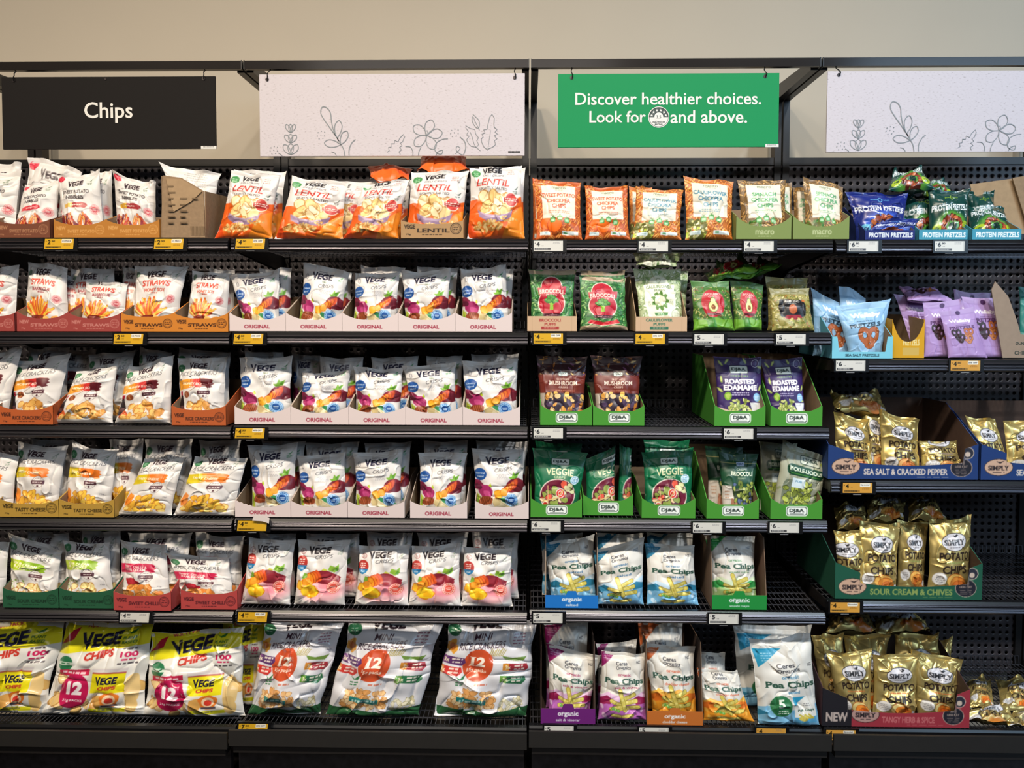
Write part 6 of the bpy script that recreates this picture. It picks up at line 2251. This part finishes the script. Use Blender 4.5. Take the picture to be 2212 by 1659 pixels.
X('pickle', 'front one leaning right', (1690, 948), (1796, 990), 1664, 1766, 'C', 3, **IN, T=.045, style='pouch', lean=.0, wr=1.2)
X('pickle', 'in shade behind, to the left', (1640, 952), (1722, 958), 1640, 1722, 'C', 3, 1, T=.035, style='pouch')
for x0, x1, wh, yo, hb in [(1146, 1257, 'under the leftmost veggie pouch', .004, .09), (1259, 1367, 'set back between two veggie cartons', .03, .09), (1386, 1502, 'under the rightmost veggie pouch', .004, .09), (1526, 1639, 'under the crispy broccoli pouch', .004, .17), (1664, 1776, 'under the pickle pouch', .004, .15)]:
    carton('shelf_carton', 'bright green carton ' + wh, 'c_dja', x0, x1, 1078 if yo < .01 else 1070, 1090 if yo < .01 else 1082, 'C', 3, 'dja', yoff=yo, hb=hb, group='bright green cartons', dep=.32)

X('simply_chives', 'leftmost, half turned in the green tray', (1800, 1146), (1866, 1142), 1812, 1868, 'D', 3, **IN, mat=FOIL, T=.05, wr=1.7, ucrop=(.3, 1))
X('simply_chives', 'tall, left of centre in the green tray', (1856, 1124), (1946, 1130), 1850, 1936, 'D', 3, **IN, mat=FOIL, T=.055, wr=1.2)
X('simply_chives', 'set back between the two tall ones', (1938, 1122), (2006, 1128), 1938, 1996, 'D', 3, front=.09, mat=FOIL, T=.045, wr=1.2)
X('simply_chives', 'tall and rightmost in the green tray', (2006, 1122), (2100, 1112), 2002, 2094, 'D', 3, **IN, mat=FOIL, T=.055, wr=1.2, dip=.03)
X('simply_chives', 'lying crumpled at the back left', (0, 0), (0, 0), 0, 0, 'D', 3, free=[(1868, 1078, .22), (1960, 1078, .22), (1952, 1122, .12), (1872, 1126, .12)], T=.06, mat=FOIL, depth=0, wr=2.2)
X('simply_chives', 'lying crumpled at the back right', (0, 0), (0, 0), 0, 0, 'D', 3, free=[(1960, 1080, .22), (2020, 1082, .22), (2048, 1124, .12), (1962, 1124, .12)], T=.06, mat=FOIL, depth=0, wr=2.2)
X('simply_chives', 'lying dark behind the left bags', (0, 0), (0, 0), 0, 0, 'D', 3, free=[(1800, 1098, .2), (1870, 1090, .2), (1876, 1140, .12), (1806, 1146, .12)], T=.05, mat=FOIL, depth=0, wr=2.0)
carton('display_tray', 'wide dark green tray of sour cream potato chips', 'c_chives', 1803, 2121, 1216, 1268, 'D', 3, 'simply', hb=.2, dep=.33, inner='4a382e')

# ------------------------------------------------------------------ fifth shelf
X('rice_sour', 'cut by the left edge', (-70, 1160), (22, 1172), -75, 14, 'A', 4, front=.03)
X('rice_sour', 'pointed corner, in the left green carton', (18, 1148), (136, 1188), 20, 126, 'A', 4, **IN, wr=1.3)
X('rice_sour', 'in the right green carton', (138, 1166), (238, 1172), 140, 249, 'A', 4, **IN, dip=.04, wr=1.3, crop=(0, .93))
X('rice_chilli', 'upright in the left red carton', (260, 1166), (362, 1176), 255, 372, 'A', 4, **IN)
X('rice_chilli', 'slumped wide in the right red carton', (360, 1194), (496, 1204), 392, 512, 'A', 4, **IN, crop=(0, 1), lift=-.0, wr=1.2)
for k, (an, tl, tr, bl, br, wh) in enumerate([('rice_sour', (60, 1146), (150, 1150), 55, 150, 'in shade behind the left green carton'), ('rice_sour', (176, 1144), (262, 1146), 176, 262, 'in shade behind the right green carton'),
     ('rice_chilli', (275, 1150), (416, 1150), 290, 400, 'creased and silvery, behind the upright one'), ('rice_chilli', (420, 1150), (528, 1160), 424, 524, 'in shade behind the slumped one')]):
    X(an, wh, tl, tr, bl, br, 'A', 4, 1, wr=1.7)
carton('shelf_carton', 'dark green cracker carton at the left edge', 'c_green', 7, 127, 1270, 1280, 'A', 4)
carton('shelf_carton', 'dark green cracker carton beside the red one', 'c_green', 129, 248, 1270, 1280, 'A', 4)
carton('shelf_carton', 'red cracker carton sticking out past the shelf edge', 'c_red', 246, 370, 1278, 1288, 'A', 4, yoff=-.013, lift=.001, drop=-.001)
carton('shelf_carton', 'red cracker carton at the bay joint', 'c_red', 391, 513, 1274, 1284, 'A', 4)
for k, (tl, tr, bl, br) in enumerate([((537, 1160), (640, 1166), 520, 628), ((643, 1166), (758, 1166), 634, 746), ((775, 1178), (886, 1176), 764, 884), ((888, 1180), (997, 1172), 882, 996), ((1000, 1180), (1108, 1184), 994, 1108)]):
    X('crisps_red', f'{NTH[k]} front bag', tl, tr, bl, br, 'B', 4, front=.032)
for k, (tl, tr, bl, br) in enumerate([((560, 1150), (640, 1152), 556, 640), ((660, 1150), (778, 1152), 664, 780), ((792, 1148), (892, 1150), 790, 890), ((902, 1150), (1012, 1148), 900, 1010), ((1018, 1146), (1122, 1150), 1018, 1122)]):
    X('crisps_red', f'behind the {NTH[k]} front bag', tl, tr, bl, br, 'B', 4, 1)

X('pea_blue', 'in the blue carton', (1172, 1172), (1284, 1154), 1190, 1290, 'C', 4, **IN, crop=(0, .97))
X('pea_blue', 'leaning between its neighbours', (1278, 1190), (1394, 1158), 1292, 1390, 'C', 4, front=.032, crop=(0, .96))
X('pea_blue', 'rightmost of the front three', (1392, 1172), (1500, 1178), 1396, 1510, 'C', 4, front=.032, crop=(0, .97))
X('pea_blue', 'behind the carton one', (1165, 1152), (1260, 1150), 1170, 1260, 'C', 4, 1)
X('pea_blue', 'behind the leaning one', (1285, 1150), (1390, 1152), 1290, 1390, 'C', 4, 1)
X('pea_blue', 'behind the rightmost front one', (1396, 1150), (1498, 1150), 1398, 1498, 'C', 4, 1)
X('pea_green', 'in the green carton', (1522, 1158), (1631, 1160), 1540, 1636, 'C', 4, **IN, dip=-.01, crop=(0, .97))
carton('shelf_carton', 'bright blue carton of salted pea chips', 'c_ceres_blue', 1178, 1292, 1277, 1286, 'C', 4, 'tab', hb=.2, side='a08c78', inner='3c2c24', sidecut=.12)
carton('shelf_carton', 'green carton of wasabi mayo pea chips', 'c_ceres_green', 1538, 1656, 1277, 1286, 'C', 4, 'tab', hb=.2, side='7c6450', inner='6a5040', sidecut=.12)

# ------------------------------------------------------------------ bottom shelf
BM = dict(T=.095, front=.058, lean=.03, mat=GLOSS, wr=1.35, pinch=.03, wave=.02)
X('vege_multi', 'cut by the left edge', (-80, 1338), (146, 1340), -90, 104, 'A', 5, **BM)
X('vege_multi', 'middle of the three', (142, 1336), (336, 1342), 92, 312, 'A', 5, **BM)
X('vege_multi', 'rightmost of the three', (322, 1366), (532, 1352), 310, 528, 'A', 5, **BM, crop=(0, .97))
X('vege_multi', 'behind the rightmost one', (480, 1336), (574, 1340), 480, 566, 'A', 5, 1, T=.05, front=.07, mat=GLOSS)
X('mini_multi', 'shaded, leftmost of the three', (572, 1334), (748, 1336), 536, 692, 'B', 5, **BM)
X('mini_multi', 'middle of the three', (754, 1334), (964, 1336), 702, 906, 'B', 5, **BM)
X('mini_multi', 'rightmost of the three', (968, 1334), (1164, 1336), 932, 1142, 'B', 5, **BM)
X('pea_purple', 'in the purple carton', (1180, 1388), (1300, 1416), 1184, 1272, 'C', 5, **IN, crop=(0, .97))
X('pea_purple', 'loose beside the purple carton', (1298, 1404), (1394, 1410), 1290, 1398, 'C', 5, front=.032, crop=(0, .93))
X('pea_orange', 'in the orange carton', (1388, 1388), (1502, 1396), 1410, 1506, 'C', 5, **IN, crop=(0, .95))
X('pea_orange', 'slumped beside the orange carton', (1504, 1442), (1594, 1448), 1518, 1630, 'C', 5, front=.032, crop=(0, .85), wr=1.2)
X('pea_purple', 'in shade behind the carton one', (1174, 1340), (1272, 1340), 1178, 1272, 'C', 5, 1)
X('pea_purple', 'in shade behind the loose one', (1288, 1390), (1376, 1380), 1290, 1380, 'C', 5, 1, crop=(0, .9))
X('pea_orange', 'in shade behind the carton one', (1376, 1340), (1476, 1342), 1390, 1476, 'C', 5, 1)
X('pea_orange', 'in shade behind the slumped one', (1500, 1404), (1568, 1410), 1500, 1570, 'C', 5, 1, crop=(0, .85))
X('pea_multi', 'front one', (1617, 1382), (1752, 1366), 1636, 1772, 'C', 5, T=.07, front=.014)
X('pea_multi', 'in shade behind the front one', (1580, 1346), (1756, 1350), 1590, 1750, 'C', 5, 1, T=.05, front=.07)
carton('shelf_carton', 'purple carton of salt and vinegar pea chips', 'c_ceres_purple', 1168, 1286, 1521, 1531, 'C', 5, 'tab', hb=.24, side='4a3830', inner='4a382e', sidecut=.12)
carton('shelf_carton', 'orange carton of cheddar cheese pea chips', 'c_ceres_orange', 1398, 1518, 1530, 1537, 'C', 5, 'tab', hb=.24, side='7c6450', inner='4a382e', sidecut=.12)
X('simply_tangy', 'leftmost in the red tray', (1782, 1404), (1884, 1400), 1812, 1884, 'D', 4, **IN, mat=FOIL, T=.055, wr=1.3, dip=.05)
X('simply_tangy', 'middle of the red tray', (1884, 1412), (1988, 1410), 1884, 1976, 'D', 4, **IN, mat=FOIL, T=.055, wr=1.2)
X('simply_tangy', 'right in the red tray', (1964, 1402), (2082, 1424), 1982, 2058, 'D', 4, front=.06, mat=FOIL, T=.055, wr=1.2)
for k, (tl, tr, bl, br, wh, ly) in enumerate([((1752, 1370), (1822, 1366), 1776, 1830, 'dark, back left of the red tray', 1), ((1822, 1372), (1920, 1366), 1830, 1915, 'badge showing behind the left ones', 1), ((1930, 1368), (2030, 1366), 1936, 2026, 'badge showing behind the middle one', 1), ((2010, 1392), (2058, 1372), 2012, 2052, 'corner up behind the right one', 2)]):
    X('simply_tangy', wh, tl, tr, bl, br, 'D', 4, ly, mat=FOIL, T=.05, wr=1.7)
for k, (fr, wh) in enumerate([([(1790, 1332, .3), (1880, 1330, .3), (1900, 1362, .2), (1780, 1366, .2)], 'in deep shade, top left of heap'), ([(1885, 1332, .3), (2000, 1334, .3), (2010, 1364, .2), (1890, 1364, .2)], 'in deep shade, top right of heap'),
     ([(2082, 1468, .26), (2140, 1466, .26), (2150, 1530, .12), (2094, 1526, .12)], 'dark, lying right of the red tray'), ([(2150, 1466, .26), (2240, 1468, .26), (2250, 1540, .12), (2160, 1536, .12)], 'dark, lying at the right edge'),
     ([(2100, 1528, .10), (2180, 1528, .10), (2196, 1563, .02), (2080, 1550, .02)], 'lying flat in front, right of tray'), ([(2170, 1548, .09), (2260, 1546, .09), (2270, 1567, .02), (2176, 1564, .02)], 'lying flat in front, right edge')]):
    X('simply_tangy', wh, (0, 0), (0, 0), 0, 0, 'D', 4, free=fr, T=.05 if k < 4 else .035, mat=FOIL, depth=0, wr=1.8, crop=(0, 1) if k < 4 else (.2, 1))
carton('display_tray', 'wide red and black tray marked new', 'c_tangy', 1776, 2094, 1488, 1541, 'D', 4, 'simply', hb=.2, dep=.33, side='3a1c22', inner='4a382e')

# ------------------------------------------------------------------ price tags
TG = [  # x, y, bay, row, yellow, big, small, offer, words
    (96, 516, 'A', 0, 1, '2', '50', '1/2 PRICE', 'leftmost on the top shelf'),
    (333, 516, 'A', 0, 1, '2', '50', '1/2 PRICE', 'below the torn cardboard box'),
    (509, 516, 'B', 0, 1, '4', '50', '30% OFF', 'below the leftmost lentil bag'),
    (246, 721, 'A', 1, 1, '2', '50', '1/2 PRICE', 'under the straws cartons'),
    (505, 721, 'B', 1, 1, '4', '50', '30% OFF', 'under the second shelf white cartons'),
    (508, 925, 'B', 2, 1, '4', '50', '40% OFF', 'under the third shelf white cartons'),
    (513, 1125, 'B', 3, 1, '4', '50', '', 'under the fourth shelf white cartons'),
    (259, 1323, 'A', 4, 0, '4', '80', '', 'below the protruding red carton'),
    (514, 1322, 'B', 4, 1, '4', '50', '30% OFF', 'under the red badge crisps'),
    (515, 1563, 'B', 5, 1, '7', '50', '30% OFF', 'under the mini cracker multipacks'),
    (1153, 520, 'C', 0, 0, '4', '', '', 'under the sweet potato chickpea bags'),
    (1380, 521, 'C', 0, 0, '4', '', '', 'under the cauliflower chickpea bags'),
    (1608, 521, 'C', 0, 0, '4', '', '', 'under the left olive carton'),
    (1834, 521, 'D', 0, 0, '6', '80', '', 'under the blue protein pretzels'),
    (2020, 521, 'D', 0, 0, '6', '80', '', 'under the green protein pretzels'),
    (1153, 720, 'C', 1, 1, '4', '', '30% OFF', 'under the broccoli puffs'),
    (1373, 721, 'C', 1, 1, '4', '', '30% OFF', 'under the cauliflower puffs'),
    (1500, 722, 'C', 1, 0, '5', '', '', 'under the avocado chips'),
    (1677, 722, 'C', 1, 0, '5', '', '', 'under the almond chips'),
    (1806, 779, 'D', 1, 0, '6', '', '', 'under the light blue pretzel tray'),
    (2054, 779, 'D', 1, 2, '4', '50', '30% OFF', 'under the purple pretzel pouches'),
    (1153, 925, 'C', 2, 0, '6', '', '', 'under the mushroom crisps'),
    (1564, 926, 'C', 2, 0, '6', '', '', 'under the edamame'),
    (1821, 1043, 'D', 2, 2, '4', '', 'Special', 'under the blue potato chip tray'),
    (1148, 1126, 'C', 3, 0, '6', '', '', 'under the veggie crisps'),
    (1497, 1129, 'C', 3, 0, '6', '', '', 'under the crispy broccoli'),
    (1663, 1129, 'C', 3, 0, '6', '', '', 'under the pickle snacks'),
    (1794, 1301, 'D', 3, 2, '4', '', 'Special', 'under the green potato chip tray'),
    (1152, 1324, 'C', 4, 0, '5', '', '', 'under the blue carton of pea chips'),
    (1532, 1326, 'C', 4, 0, '5', '', '', 'under the green carton of pea chips'),
    (1176, 1568, 'C', 5, 0, '5', '', '', 'under the purple pea chip carton'),
    (1381, 1571, 'C', 5, 0, '5', '', '', 'under the orange pea chip carton'),
    (1634, 1573, 'C', 5, 2, '4', '', '', 'under the five pack of pea chips'),
    (1785, 1577, 'D', 4, 2, '4', '', 'Special', 'under the red tray marked new'),
]
for (x, y, b, r, ye, big, sup, off, wh) in TG:
    last = r == len(ROWY[b]) - 1
    price_tag(('yellow' if ye else 'white') + ' shelf price tag ' + wh, x, y, b, r, ye, big, sup, off, base=last, skew=.12 if x < 640 else 0)

w = empty('torn_scrap', tuple(px(560, 1122, YS - .024)))
tag(w, 'torn white piece of carton hanging over the fourth shelf tag', 'card scrap')
mb = MB()
Yq = YS - .026
mb.prism([(p[0], p[2]) for p in (px(546, 1119, Yq), px(552, 1113, Yq), px(566, 1114, Yq), px(582, 1119, Yq), px(581, 1131, Yq), px(566, 1126, Yq), px(545, 1125, Yq))], 1, Yq, Yq + .0012)
mb.build('scrap', solid('torn_white', hx('d6ccc8'), .8), w)
